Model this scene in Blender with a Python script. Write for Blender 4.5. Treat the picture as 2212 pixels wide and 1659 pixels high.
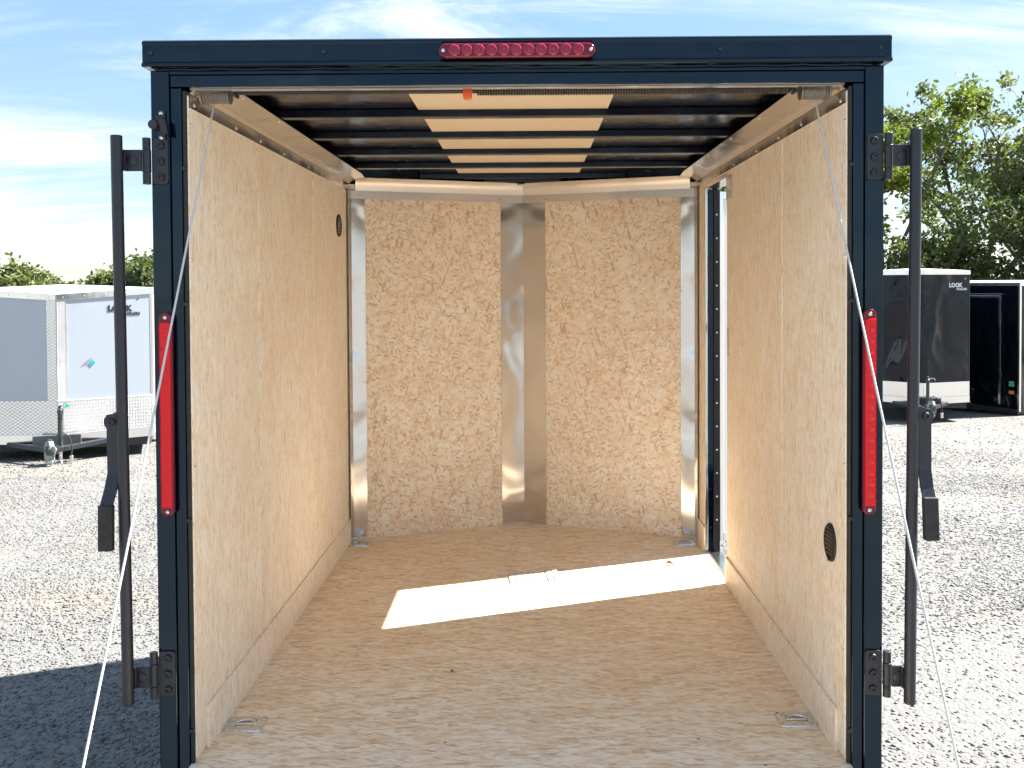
import bpy, math, random
import numpy as np
from mathutils import Matrix, Vector

random.seed(7)
scene = bpy.context.scene
for o in list(bpy.data.objects):
    bpy.data.objects.remove(o)
COL = scene.collection

# ---------------------------------------------------------------- camera
cam_d = bpy.data.cameras.new('camera')
cam = bpy.data.objects.new('camera', cam_d)
COL.objects.link(cam)
cam.matrix_world = Matrix(((0.9999442, 0.0052461, 0.0091667, 0.0322884),
                           (0.0090476, 0.0223064, -0.9997102, -2.4492109),
                           (-0.0054490, 0.9997374, 0.0222577, 1.2837577),
                           (0, 0, 0, 1)))
cam_d.sensor_width = 36.0
cam_d.lens = 36.0 * 2000.0 / 2212.0
cam_d.shift_x = -(1125.24 - 1106.0) / 2212.0
cam_d.shift_y = -(829.5 - 661.73) / 2212.0
cam_d.clip_start = 0.05
cam_d.clip_end = 2000
scene.camera = cam

# ---------------------------------------------------------------- sky and sun
SUN_EL = math.radians(48.2)
SUN_H = Vector((0.938, 0.347, 0)).normalized()
SUN_DIR = Vector((SUN_H.x * math.cos(SUN_EL), SUN_H.y * math.cos(SUN_EL), math.sin(SUN_EL)))
world = bpy.data.worlds.new('World')
scene.world = world
world.use_nodes = True
wt = world.node_tree
wt.nodes.clear()
W_out = wt.nodes.new('ShaderNodeOutputWorld')
W_bg = wt.nodes.new('ShaderNodeBackground')
W_sky = wt.nodes.new('ShaderNodeTexSky')
W_sky.sky_type = 'NISHITA'
W_sky.sun_disc = False
W_sky.sun_elevation = SUN_EL
W_sky.sun_rotation = math.atan2(SUN_H.x, SUN_H.y)
W_sky.altitude = 100
W_sky.air_density = 1.0
W_sky.dust_density = 0.3
W_sky.ozone_density = 3.0
W_bg.inputs['Strength'].default_value = 0.052
# thin cirrus: noise on the plane of the cloud layer, mixed over the sky
tc = wt.nodes.new('ShaderNodeTexCoord')
sx = wt.nodes.new('ShaderNodeSeparateXYZ')
wt.links.new(tc.outputs['Generated'], sx.inputs[0])


def wmath(op, a, b=None, c=None):
    n = wt.nodes.new('ShaderNodeMath')
    n.operation = op
    for i, q in enumerate((a, b, c)):
        if q is None:
            continue
        if isinstance(q, (int, float)):
            n.inputs[i].default_value = q
        else:
            wt.links.new(q, n.inputs[i])
    return n.outputs[0]


den = wmath('ADD', wmath('MAXIMUM', sx.outputs['Z'], 0.0), 0.16)
cu = wmath('DIVIDE', sx.outputs['X'], den)
cv = wmath('DIVIDE', sx.outputs['Y'], den)
cxyz = wt.nodes.new('ShaderNodeCombineXYZ')
wt.links.new(cu, cxyz.inputs[0])
wt.links.new(cv, cxyz.inputs[1])


def wnoise(scale, sxyz, rot, loc, detail, rough, dist):
    m = wt.nodes.new('ShaderNodeMapping')
    m.inputs['Scale'].default_value = sxyz
    m.inputs['Rotation'].default_value = (0, 0, rot)
    m.inputs['Location'].default_value = loc
    wt.links.new(cxyz.outputs[0], m.inputs[0])
    n = wt.nodes.new('ShaderNodeTexNoise')
    n.inputs['Scale'].default_value = scale
    n.inputs['Detail'].default_value = detail
    n.inputs['Roughness'].default_value = rough
    n.inputs['Distortion'].default_value = dist
    wt.links.new(m.outputs[0], n.inputs['Vector'])
    return n.outputs['Fac']


def wramp(fac, lo, hi):
    n = wt.nodes.new('ShaderNodeMapRange')
    n.interpolation_type = 'SMOOTHSTEP'
    n.inputs['From Min'].default_value = lo
    n.inputs['From Max'].default_value = hi
    wt.links.new(fac, n.inputs['Value'])
    return n.outputs['Result']


c1 = wramp(wnoise(0.9, (0.55, 1.5, 1), 0.5, (3.1, 1.7, 0), 9, 0.62, 0.9), 0.44, 0.68)
c2 = wramp(wnoise(0.55, (1, 1, 1), 0.0, (0.4, 6.2, 0), 3, 0.5, 0.3), 0.40, 0.64)
c3 = wramp(wnoise(2.2, (0.35, 1.6, 1), 0.35, (9.1, 2.7, 0), 8, 0.6, 1.2), 0.48, 0.80)
cl = wmath('MINIMUM', wmath('ADD', wmath('MULTIPLY', c1, wmath('ADD', c2, 0.25)),
                            wmath('MULTIPLY', c3, 0.5)), 0.92)
veil = wmath('ADD', wmath('MULTIPLY', cl, 0.95), 0.03)
wmix = wt.nodes.new('ShaderNodeMix')
wmix.data_type = 'RGBA'
wt.links.new(veil, wmix.inputs['Factor'])
W_hs = wt.nodes.new('ShaderNodeHueSaturation')
W_hs.inputs['Saturation'].default_value = 2.0
W_hs.inputs['Value'].default_value = 1.0
W_gm = wt.nodes.new('ShaderNodeGamma')
W_gm.inputs['Gamma'].default_value = 0.36
wt.links.new(W_sky.outputs[0], W_gm.inputs['Color'])
wt.links.new(W_gm.outputs[0], W_hs.inputs['Color'])
wt.links.new(W_hs.outputs[0], wmix.inputs['A'])
wmix.inputs['B'].default_value = (2.35, 2.4, 2.45, 1)
wt.links.new(wmix.outputs['Result'], W_bg.inputs['Color'])
wt.links.new(W_bg.outputs[0], W_out.inputs[0])

sun_d = bpy.data.lights.new('sun', 'SUN')
sun_d.energy = 2.0
sun_d.angle = math.radians(0.53)
sun_d.color = (1.0, 0.95, 0.86)
sun = bpy.data.objects.new('sun', sun_d)
COL.objects.link(sun)
sun.rotation_euler = (-SUN_DIR).to_track_quat('-Z', 'Y').to_euler()
sun.location = (8, 4, 9)

scene.view_settings.view_transform = 'Standard'
scene.view_settings.look = 'None'
scene.view_settings.gamma = 1.0
scene.view_settings.use_curve_mapping = False
scene.view_settings.exposure = 3.48
scene.cycles.use_denoising = True
scene.cycles.max_bounces = 9
scene.cycles.diffuse_bounces = 7
scene.cycles.glossy_bounces = 4
scene.cycles.transmission_bounces = 4
scene.cycles.sample_clamp_indirect = 8


# ---------------------------------------------------------------- node helpers
class NT:
    def __init__(self, name, dim='3D'):
        self.dim = dim
        self.mat = bpy.data.materials.new(name)
        self.mat.use_nodes = True
        self.t = self.mat.node_tree
        self.bsdf = self.t.nodes['Principled BSDF']

    def n(self, kind, **kw):
        n = self.t.nodes.new(kind)
        for k, v in kw.items():
            setattr(n, k, v)
        return n

    def put(self, sock, val):
        if hasattr(val, 'is_linked') or isinstance(val, bpy.types.NodeSocket):
            self.t.links.new(val, sock)
        else:
            sock.default_value = val

    def math(self, op, a, b=None, c=None, clamp=False):
        n = self.n('ShaderNodeMath', operation=op, use_clamp=clamp)
        for i, q in enumerate((a, b, c)):
            if q is not None:
                self.put(n.inputs[i], q)
        return n.outputs[0]

    def coord(self, which='Object'):
        return self.n('ShaderNodeTexCoord').outputs[which]

    def mapping(self, vec, scale=(1, 1, 1), rot=(0, 0, 0), loc=(0, 0, 0)):
        m = self.n('ShaderNodeMapping')
        self.put(m.inputs[0], vec)
        m.inputs['Scale'].default_value = scale
        m.inputs['Rotation'].default_value = rot
        m.inputs['Location'].default_value = loc
        return m.outputs[0]

    def noise(self, vec, scale, detail=4, rough=0.55, dist=0.0, out='Fac'):
        n = self.n('ShaderNodeTexNoise', noise_dimensions=self.dim)
        self.put(n.inputs['Vector'], vec)
        n.inputs['Scale'].default_value = scale
        n.inputs['Detail'].default_value = detail
        n.inputs['Roughness'].default_value = rough
        n.inputs['Distortion'].default_value = dist
        return n.outputs[out]

    def voronoi(self, vec, scale, feature='F1', rand=1.0):
        n = self.n('ShaderNodeTexVoronoi', feature=feature, voronoi_dimensions=self.dim)
        self.put(n.inputs['Vector'], vec)
        n.inputs['Scale'].default_value = scale
        n.inputs['Randomness'].default_value = rand
        return n

    def range(self, v, lo, hi, a=0.0, b=1.0, smooth=True):
        n = self.n('ShaderNodeMapRange')
        n.interpolation_type = 'SMOOTHSTEP' if smooth else 'LINEAR'
        self.put(n.inputs['Value'], v)
        n.inputs['From Min'].default_value = lo
        n.inputs['From Max'].default_value = hi
        n.inputs['To Min'].default_value = a
        n.inputs['To Max'].default_value = b
        return n.outputs['Result']

    def mix(self, f, a, b, blend='MIX'):
        n = self.n('ShaderNodeMix', data_type='RGBA', blend_type=blend)
        self.put(n.inputs['Factor'], f)
        for s, q in (('A', a), ('B', b)):
            if isinstance(q, tuple):
                q = (q[0], q[1], q[2], 1)
            self.put(n.inputs[s], q)
        return n.outputs['Result']

    def bump(self, h, strength=0.3, dist=0.01, normal=None):
        n = self.n('ShaderNodeBump')
        n.inputs['Strength'].default_value = strength
        n.inputs['Distance'].default_value = dist
        self.put(n.inputs['Height'], h)
        if normal is not None:
            self.put(n.inputs['Normal'], normal)
        return n.outputs[0]

    def set(self, **kw):
        for k, v in kw.items():
            k = k.replace('_', ' ')
            if isinstance(v, tuple) and len(v) == 3 and k in ('Base Color', 'Specular Tint', 'Emission Color'):
                v = (v[0], v[1], v[2], 1)
            self.put(self.bsdf.inputs[k], v)
        return self.mat


def simple(name, col, rough=0.5, metal=0.0, var=0.15, vscale=8, coat=0.0, bump=0.0, bscale=60, rvar=0.1):
    m = NT(name)
    c = m.coord()
    nz = m.noise(c, vscale, 5)
    dark = tuple(q * (1 - var) for q in col)
    lite = tuple(min(1, q * (1 + var)) for q in col)
    m.set(Base_Color=m.mix(nz, dark, lite), Metallic=metal,
          Roughness=m.range(m.noise(c, vscale * 2.3, 4), 0.3, 0.7, max(0.02, rough - rvar), rough + rvar))
    if coat:
        m.set(Coat_Weight=coat, Coat_Roughness=0.08)
    if bump:
        m.set(Normal=m.bump(m.noise(c, bscale, 3), bump, 0.004))
    return m.mat


# ---------------------------------------------------------------- materials
def osb(name, plane, grain_along, light=1.0, rough=0.55, aniso=1.0, fleck=30, strands=0.8, darks=0.7, warm=None, stretch=1.0):
    """pressed strand board; plane = the two object axes of the sheet"""
    m = NT(name, '2D')
    s = m.n('ShaderNodeSeparateXYZ')
    m.put(s.inputs[0], m.coord())
    cb = m.n('ShaderNodeCombineXYZ')
    oi = m.n('ShaderNodeObjectInfo')
    m.put(cb.inputs[0], m.math('MULTIPLY_ADD', oi.outputs['Random'], 17.0, s.outputs[plane[0]]))
    m.put(cb.inputs[1], m.math('MULTIPLY_ADD', oi.outputs['Random'], 31.0, s.outputs[plane[1]]))
    p = cb.outputs[0]
    base = (0.93 * light, 0.815 * light, 0.660 * light)
    pale = (0.955 * light, 0.880 * light, 0.760 * light)
    tan = (0.82 * light, 0.630 * light, 0.425 * light)
    brown = (0.52 * light, 0.300 * light, 0.140 * light)
    # strands: stretched cells at several headings
    col = m.mix(m.range(m.noise(p, 6.0, 4), 0.35, 0.65), base, pale)
    h = None
    for i, ang in enumerate((0.25, -0.45, 1.05, -1.2)):
        q = m.mapping(p, (1, 1, 0.2), (0, 0, ang * aniso), (3.3 * i, 1.9 * i, 0))
        q = m.mapping(q, (13, 62, 1))
        v = m.voronoi(q, 1.0)
        sc = m.n('ShaderNodeSeparateColor')
        m.put(sc.inputs[0], v.outputs['Color'])
        msk = m.range(sc.outputs[0], 0.60, 0.64)
        tint = m.mix(m.range(sc.outputs[1], 0.25, 0.75), tan, pale)
        fine = m.range(m.noise(m.mapping(q, (0.9, 4.5, 1)), 1.0, 3), 0.3, 0.7, 0.25, 0.9)
        col = m.mix(m.math('MULTIPLY', msk, m.math('MULTIPLY', fine, strands)), col, tint)
        h = sc.outputs[2] if h is None else m.math('ADD', h, m.math('MULTIPLY', msk, sc.outputs[2]))
    # shorter darker chips, sharp edged
    for i, (ang, lx, ly, th) in enumerate(((0.35, 1.0, 3.2, 0.82), (-0.95, 1.25, 3.6, 0.85), (1.35, 0.8, 3.0, 0.86), (-0.3, 0.42, 1.7, 0.91))):
        q = m.mapping(p, (1, 1, 1), (0, 0, ang * aniso), (7.7 * i + 1, 4.1 * i, 0))
        q = m.mapping(q, (fleck * lx, fleck * ly * stretch, 1))
        w = m.noise(q, 0.35, 2, out='Color')
        q2 = m.mix(0.35, q, w, 'ADD')
        v = m.voronoi(q2, 1.0)
        sc = m.n('ShaderNodeSeparateColor')
        m.put(sc.inputs[0], v.outputs['Color'])
        msk = m.math('MULTIPLY', m.range(sc.outputs[0], th, th + 0.02), m.range(v.outputs['Distance'], 0.62, 0.38))
        tint = m.mix(m.range(sc.outputs[1], 0.1, 0.95), brown, tan)
        col = m.mix(m.math('MULTIPLY', msk, darks), col, tint)
    # thin bark slivers
    for i, (ang, th, k) in enumerate(((0.5, 0.665, 1.0), (-0.7, 0.675, 0.6), (1.2, 0.68, 1.2))):
        q = m.mapping(p, (1, 1, 1), (0, 0, ang * aniso), (5.1 * i + 2, 2.9 * i, 0))
        nz = m.noise(m.mapping(q, (fleck * 0.8 * k, fleck * 3.4 * k * stretch, 1)), 1.0, 1.5, 0.5, 0.5)
        msk = m.range(nz, th, th + 0.05)
        rnd = m.noise(q, 14.0, 2)
        col = m.mix(m.math('MULTIPLY', msk, m.range(rnd, 0.38, 0.68, 0.05, darks)), col, brown)
    # pale worn grain lines and a slow warm drift
    g = m.noise(m.mapping(p, (14 if grain_along < 1 else 5, 5 if grain_along < 1 else 60, 1)), 1.0, 6, 0.6)
    col = m.mix(m.range(g, 0.35, 0.75, 0.0, 0.18), col, pale)
    slow = m.noise(p, 1.3, 3)
    col = m.mix(m.range(slow, 0.35, 0.7, 0.0, 0.30), col, m.mix(0.5, col, (0.70 * light, 0.50 * light, 0.32 * light)))
    fineh = m.noise(m.mapping(p, (40, 160, 1)), 1.0, 4)
    if warm:
        v = m.voronoi(p, 7.0)
        sc = m.n('ShaderNodeSeparateColor')
        m.put(sc.inputs[0], v.outputs['Color'])
        spot = m.math('MULTIPLY', m.range(v.outputs['Distance'], 0.045, 0.025), m.range(sc.outputs[0], 0.86, 0.88))
        col = m.mix(m.math('MULTIPLY', spot, m.range(sc.outputs[1], 0.0, 1.0, 0.3, 0.8)), col, (0.10, 0.07, 0.05))
        col = m.mix(1.0, col, warm, 'MULTIPLY')
    m.set(Base_Color=col, Specular_IOR_Level=0.25, Roughness=m.range(g, 0.3, 0.7, rough - 0.08, rough + 0.1),
          Normal=m.bump(m.math('ADD', m.math('MULTIPLY', h, 0.35), fineh), 0.22, 0.002))
    return m.mat


OSB_FLOOR = osb('strand_board_floor', 'XY', 0.55, 1.0, 0.50, 0.28, 30, 0.9, 0.62, (1.0, 0.965, 0.90), 1.9)
OSB_SIDE = osb('strand_board_side', 'ZY', 0.6, 1.0, 0.6, 0.20, 36, 0.32, 0.42, None, 2.3)
OSB_NOSE = osb('strand_board_nose', 'ZX', 1.0, 1.0, 0.6, 1.0, 40, 0.8, 0.62)
OSB_EDGE = simple('board_edge', (0.55, 0.40, 0.25), 0.7, 0, 0.25, 60)


def black_paint(name='black_gloss_paint', col=(0.001, 0.003, 0.008), rough=0.06):
    m = NT(name)
    c = m.coord()
    n1 = m.noise(c, 2.2, 3)
    n2 = m.noise(m.mapping(c, (1, 1, 1)), 160, 2)
    dust = m.range(m.noise(c, 7, 6, 0.65), 0.5, 0.85, 0.0, 0.05)
    bn = m.bump(n1, 0.35, 0.03)
    m.set(Base_Color=m.mix(dust, col, (0.05, 0.05, 0.05)), Roughness=m.range(m.noise(c, 11, 5), 0.3, 0.8, max(0.02, rough - 0.04), rough + 0.10),
          Specular_IOR_Level=0.55, Specular_Tint=(0.55, 0.78, 1.0), Normal=m.bump(n2, 0.03, 0.002, bn))
    return m.mat


BLACK = black_paint()
BLACK_ROOF = black_paint('black_roof_skin', (0.006, 0.005, 0.009), 0.20)
POWDER = simple('black_powder_coat', (0.015, 0.018, 0.027), 0.40, 0.0, 0.25, 30, bump=0.12, bscale=420)
RUBBER = simple('black_rubber', (0.018, 0.018, 0.019), 0.7, 0, 0.3, 20)
CREAM = simple('cream_roof_liner', (0.74, 0.60, 0.43), 0.55, 0, 0.03, 3)
FLAP = simple('grey_transition_flap', (0.20, 0.21, 0.20), 0.75, 0, 0.45, 140, bump=0.5, bscale=300)
WIRE = simple('galvanised_cable', (0.62, 0.62, 0.60), 0.4, 0.25, 0.2, 200)
STEEL = simple('zinc_steel', (0.66, 0.67, 0.68), 0.24, 1.0, 0.12, 25, bump=0.08, bscale=150)
SCREW = simple('zinc_screw', (0.68, 0.67, 0.64), 0.3, 1.0, 0.1, 40)
DKBOLT = simple('black_bolt', (0.022, 0.023, 0.028), 0.35, 0.2, 0.2, 30)
ORANGE = simple('orange_plastic', (0.80, 0.13, 0.03), 0.4, 0, 0.08, 20)
WHITE_PANEL = simple('white_door_panel', (0.82, 0.81, 0.77), 0.35, 0, 0.03, 4)
PAPER = simple('white_paper', (0.80, 0.80, 0.80), 0.6, 0, 0.03, 10)
INK = simple('grey_print', (0.28, 0.29, 0.32), 0.6, 0, 0.1, 10)
DRYLEAF = simple('dry_leaf', (0.19, 0.085, 0.065), 0.7, 0, 0.4, 60)


def aluminium(name='mill_aluminium', col=(0.77, 0.765, 0.75), rough=0.22, wave=0.35, plate=False, wscale=2.0):
    m = NT(name)
    c = m.coord()
    w = m.noise(c, wscale, 2, 0.4, 0.4)
    scr = m.noise(c, 9, 4)
    nrm = m.bump(w, wave, 0.05)
    if plate:
        s = m.n('ShaderNodeSeparateXYZ')
        m.put(s.inputs[0], c)
        cc = m.n('ShaderNodeCombineXYZ')
        m.put(cc.inputs[0], m.math('ADD', s.outputs[0], s.outputs[1]))
        m.put(cc.inputs[1], s.outputs[2])
        ck = None
        for rot, off in ((math.radians(45), 0.0), (math.radians(-45), 0.5)):
            q = m.mapping(cc.outputs[0], (24, 24, 1), (0, 0, 0), (off, off, 0))
            fr = m.n('ShaderNodeVectorMath', operation='FRACTION')
            m.put(fr.inputs[0], q)
            ce = m.n('ShaderNodeVectorMath', operation='SUBTRACT')
            m.put(ce.inputs[0], fr.outputs[0])
            ce.inputs[1].default_value = (0.5, 0.5, 0)
            e = m.mapping(ce.outputs[0], (2.2, 6.5, 0), (0, 0, 0))
            rm = m.n('ShaderNodeMapping')
            m.put(rm.inputs[0], ce.outputs[0])
            rm.inputs['Rotation'].default_value = (0, 0, rot)
            e = m.mapping(rm.outputs[0], (2.4, 7.0, 0))
            ln = m.n('ShaderNodeVectorMath', operation='LENGTH')
            m.put(ln.inputs[0], e)
            lug = m.range(ln.outputs['Value'], 1.0, 0.4)
            ck = lug if ck is None else m.math('MAXIMUM', ck, lug)
        nrm = m.bump(ck, 1.0, 0.012, nrm)
    m.set(Base_Color=m.mix(m.noise(c, 5, 5), tuple(q * 0.92 for q in col), col), Metallic=1.0,
          Roughness=rough, Normal=nrm)
    return m.mat


ALU = aluminium('mill_aluminium', rough=0.24, wave=0.25)
ALU_COVE = aluminium('cove_aluminium', (0.70, 0.66, 0.61), 0.20, 0.30, wscale=3.0)
ALU_TRIM = aluminium('nose_trim_aluminium', (0.70, 0.69, 0.68), 0.19, 0.75, wscale=2.6)
ALU_FLANGE = aluminium('flange_aluminium', (0.80, 0.77, 0.73), 0.42, 0.2, wscale=2.0)
ALU_BRIGHT = aluminium('bright_aluminium', (0.86, 0.86, 0.86), 0.16, 0.45, wscale=1.4)
ALU_PLATE = aluminium('tread_plate', (0.84, 0.85, 0.86), 0.20, 0.2, plate=True)


def red_lens(name, col, rough=0.12, trans=0.0):
    m = NT(name)
    c = m.coord()
    n1 = m.noise(m.mapping(c, (1, 1, 1)), 18, 3)
    m.set(Base_Color=m.mix(n1, tuple(q * 0.75 for q in col), col), Roughness=rough, Specular_IOR_Level=0.3, Coat_Weight=0.25,
          Coat_Roughness=0.05, Subsurface_Weight=0.25, Subsurface_Radius=(0.02, 0.003, 0.003), Subsurface_Scale=0.4,
          Normal=m.bump(m.noise(c, 90, 2), 0.12, 0.002))
    return m.mat


RED = red_lens('red_lens', (0.70, 0.004, 0.014))
RED_DOT = red_lens('red_led_dot', (0.80, 0.035, 0.045), 0.08)
RED_DARK = red_lens('dark_red_plastic', (0.16, 0.006, 0.022))
RED_LED = red_lens('led_lens', (0.34, 0.03, 0.075), 0.06)


def car_paint(name, col, rough=0.12, wave=0.2, wscale=1.2, spec=0.5):
    m = NT(name)
    c = m.coord()
    m.set(Base_Color=m.mix(m.noise(c, 3, 5), tuple(q * 0.93 for q in col), col), Roughness=rough, Specular_IOR_Level=spec, Coat_Weight=0.1 if spec > 0.4 else 0.0,
          Coat_Roughness=0.06, Normal=m.bump(m.noise(m.mapping(c, (1, 1, 0.6)), wscale, 2, 0.4, 0.6), wave, 0.06 if spec > 0.4 else 0.16))
    return m.mat


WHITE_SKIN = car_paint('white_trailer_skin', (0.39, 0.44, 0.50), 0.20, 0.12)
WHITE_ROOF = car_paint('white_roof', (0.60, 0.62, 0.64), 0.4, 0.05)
DARK_SKIN = car_paint('charcoal_trailer_skin', (0.004, 0.007, 0.013), 0.06, 1.0, 1.5, 0.3)
BLACK_SKIN = car_paint('black_trailer_skin', (0.003, 0.004, 0.008), 0.06, 0.8, 2.2, 0.3)
LETTER_BLACK = simple('black_lettering', (0.02, 0.02, 0.022), 0.5)
LETTER_WHITE = simple('white_lettering', (0.62, 0.66, 0.70), 0.5)
STICKER_BLUE = simple('blue_sticker', (0.02, 0.34, 0.66), 0.4)
STICKER_TEAL = simple('teal_sticker', (0.03, 0.40, 0.30), 0.4)
STICKER_GREY = simple('grey_sticker', (0.25, 0.27, 0.30), 0.4)
PLASTIC_BAG = simple('clear_grey_plastic_bag', (0.26, 0.28, 0.27), 0.25, 0, 0.6, 20)
GREEN_JACK = simple('dark_jack_paint', (0.035, 0.05, 0.045), 0.4, 0, 0.2, 20)


# ---------------------------------------------------------------- mesh helpers
class MB:
    def __init__(self):
        self.v = []
        self.f = []

    def add(self, vs, fs):
        b = len(self.v)
        self.v += [tuple(q) for q in vs]
        self.f += [tuple(b + i for i in f) for f in fs]
        return self

    def box(self, x0, x1, y0, y1, z0, z1):
        return self.add([(x0, y0, z0), (x1, y0, z0), (x1, y1, z0), (x0, y1, z0),
                         (x0, y0, z1), (x1, y0, z1), (x1, y1, z1), (x0, y1, z1)],
                        [(0, 3, 2, 1), (4, 5, 6, 7), (0, 1, 5, 4), (1, 2, 6, 5), (2, 3, 7, 6), (3, 0, 4, 7)])

    def prism(self, poly, d0, d1, fn):
        """poly: 2d list; fn(a, b, d) -> xyz"""
        n = len(poly)
        vs = [fn(a, b, d0) for a, b in poly] + [fn(a, b, d1) for a, b in poly]
        fs = [tuple(range(n))[::-1], tuple(range(n, 2 * n))]
        fs += [(i, (i + 1) % n, n + (i + 1) % n, n + i) for i in range(n)]
        return self.add(vs, fs)

    def strip(self, pa, pb):
        """sheet between two polylines of equal length"""
        n = len(pa)
        return self.add(list(pa) + list(pb), [(i, i + 1, n + i + 1, n + i) for i in range(n - 1)])

    def cyl(self, p0, p1, r, n=16, r2=None, caps=True):
        p0, p1 = Vector(p0), Vector(p1)
        r2 = r if r2 is None else r2
        ax = (p1 - p0).normalized()
        u = ax.orthogonal().normalized()
        w = ax.cross(u)
        vs = []
        for p, rr in ((p0, r), (p1, r2)):
            for i in range(n):
                a = 2 * math.pi * i / n
                vs.append(p + (u * math.cos(a) + w * math.sin(a)) * rr)
        fs = [(i, (i + 1) % n, n + (i + 1) % n, n + i) for i in range(n)]
        if caps:
            fs += [tuple(range(n))[::-1], tuple(range(n, 2 * n))]
        return self.add(vs, fs)

    def tube(self, pts, r, n=8, caps=True):
        pts = [Vector(p) for p in pts]
        rs = r if isinstance(r, (list, tuple)) else [r] * len(pts)
        t0 = (pts[1] - pts[0]).normalized()
        u = t0.orthogonal().normalized()
        vs = []
        for k, p in enumerate(pts):
            a = pts[max(0, k - 1)]
            b = pts[min(len(pts) - 1, k + 1)]
            t = (b - a).normalized()
            u = (u - t * u.dot(t)).normalized()
            w = t.cross(u)
            for i in range(n):
                an = 2 * math.pi * i / n
                vs.append(p + (u * math.cos(an) + w * math.sin(an)) * rs[k])
        fs = []
        for k in range(len(pts) - 1):
            for i in range(n):
                fs.append((k * n + i, k * n + (i + 1) % n, (k + 1) * n + (i + 1) % n, (k + 1) * n + i))
        if caps:
            fs += [tuple(range(n))[::-1], tuple((len(pts) - 1) * n + i for i in range(n))]
        return self.add(vs, fs)

    def lathe(self, prof, c, ax, n=20, closed=False):
        """prof: (radius, along) pairs round axis ax through c"""
        c, ax = Vector(c), Vector(ax).normalized()
        u = ax.orthogonal().normalized()
        w = ax.cross(u)
        vs = []
        for r, h in prof:
            for i in range(n):
                a = 2 * math.pi * i / n
                vs.append(c + ax * h + (u * math.cos(a) + w * math.sin(a)) * r)
        fs = []
        for k in range(len(prof) - 1):
            for i in range(n):
                fs.append((k * n + i, k * n + (i + 1) % n, (k + 1) * n + (i + 1) % n, (k + 1) * n + i))
        fs += [tuple(range(n))[::-1], tuple((len(prof) - 1) * n + i for i in range(n))]
        return self.add(vs, fs)

    def mesh(self, name, mat, smooth=False):
        me = bpy.data.meshes.new(name)
        me.from_pydata(self.v, [], self.f)
        me.update()
        bm_fix(me)
        if mat:
            me.materials.append(mat)
        if smooth:
            me.polygons.foreach_set('use_smooth', [True] * len(me.polygons))
            me.set_sharp_from_angle(angle=math.radians(35))
        return me


def bm_fix(me):
    import bmesh
    bm = bmesh.new()
    bm.from_mesh(me)
    bmesh.ops.recalc_face_normals(bm, faces=bm.faces)
    bm.to_mesh(me)
    bm.free()


def part(name, mb, mat, parent=None, bevel=0.0, smooth=False, seg=2):
    me = mb.mesh(name, mat, smooth) if isinstance(mb, MB) else mb
    o = bpy.data.objects.new(name, me)
    COL.objects.link(o)
    if parent is not None:
        o.parent = parent
        if parent.type == 'EMPTY' and parent.get('world_parts'):
            o.matrix_parent_inverse = Matrix.Translation(-parent.location)
    if bevel:
        b = o.modifiers.new('bevel', 'BEVEL')
        b.width = bevel
        b.segments = seg
        b.limit_method = 'ANGLE'
        b.angle_limit = math.radians(35)
        b.harden_normals = False
    return o


def inst(name, me, parent, mw):
    """another object that shares mesh data; mw = its place in the parts' frame"""
    o = bpy.data.objects.new(name, me)
    COL.objects.link(o)
    if parent is not None:
        o.parent = parent
        if parent.type == 'EMPTY' and parent.get('world_parts'):
            o.matrix_parent_inverse = Matrix.Translation(-parent.location)
    o.matrix_basis = mw
    return o


def thing(name, label, cat, loc=(0, 0, 0), rz=0.0, group=None, world_parts=False):
    o = bpy.data.objects.new(name, None)
    COL.objects.link(o)
    o.location = loc
    o.rotation_euler = (0, 0, rz)
    o.empty_display_size = 0.2
    o['label'] = label
    o['category'] = cat
    if group:
        o['group'] = group
    if world_parts:
        o['world_parts'] = 1
    return o


def tag(o, label=None, cat=None, group=None, kind=None):
    for k, v in (('label', label), ('category', cat), ('group', group), ('kind', kind)):
        if v:
            o[k] = v
    return o


def facing(p, n, up=(0, 0, 1)):
    """matrix whose local +Z points along n"""
    n = Vector(n).normalized()
    q = n.to_track_quat('Z', 'Y')
    return Matrix.Translation(Vector(p)) @ q.to_matrix().to_4x4()


# ---------------------------------------------------------------- ground
def ground_z(y):
    if y < 3:
        return -0.49
    if y > 16:
        return -0.49 - 0.06 * 13
    return -0.49 - 0.06 * (y - 3)


def gravel_material():
    m = NT('crushed_gravel', '2D')
    c = m.coord()
    v1 = m.voronoi(c, 34)
    v2 = m.voronoi(c, 75)
    s1 = m.n('ShaderNodeSeparateColor')
    m.put(s1.inputs[0], v1.outputs['Color'])
    s2 = m.n('ShaderNodeSeparateColor')
    m.put(s2.inputs[0], v2.outputs['Color'])
    stone = m.mix(s1.outputs[0], (0.134, 0.136, 0.139), (0.189, 0.187, 0.184))
    stone = m.mix(m.math('MULTIPLY', s2.outputs[0], 0.5), stone, (0.166, 0.163, 0.159))
    big = m.noise(m.mapping(c, (0.5, 1.4, 1)), 0.9, 5, 0.6)
    stone = m.mix(m.range(big, 0.46, 0.7, 0, 0.75), stone, (0.198, 0.182, 0.163))
    gap = m.range(v1.outputs['Distance'], 0.45, 0.85, 0.0, 0.4)
    stone = m.mix(gap, stone, (0.128, 0.127, 0.124))
    hgt = m.math('SUBTRACT', 1.0, v1.outputs['Distance'])
    hgt = m.math('ADD', hgt, m.math('MULTIPLY', m.math('SUBTRACT', 1.0, v2.outputs['Distance']), 0.5))
    hgt = m.math('ADD', hgt, m.math('MULTIPLY', s1.outputs[1], 0.6))
    m.set(Base_Color=stone, Roughness=0.85, Specular_IOR_Level=0.25, Normal=m.bump(hgt, 0.45, 0.015))
    return m.mat


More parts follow.
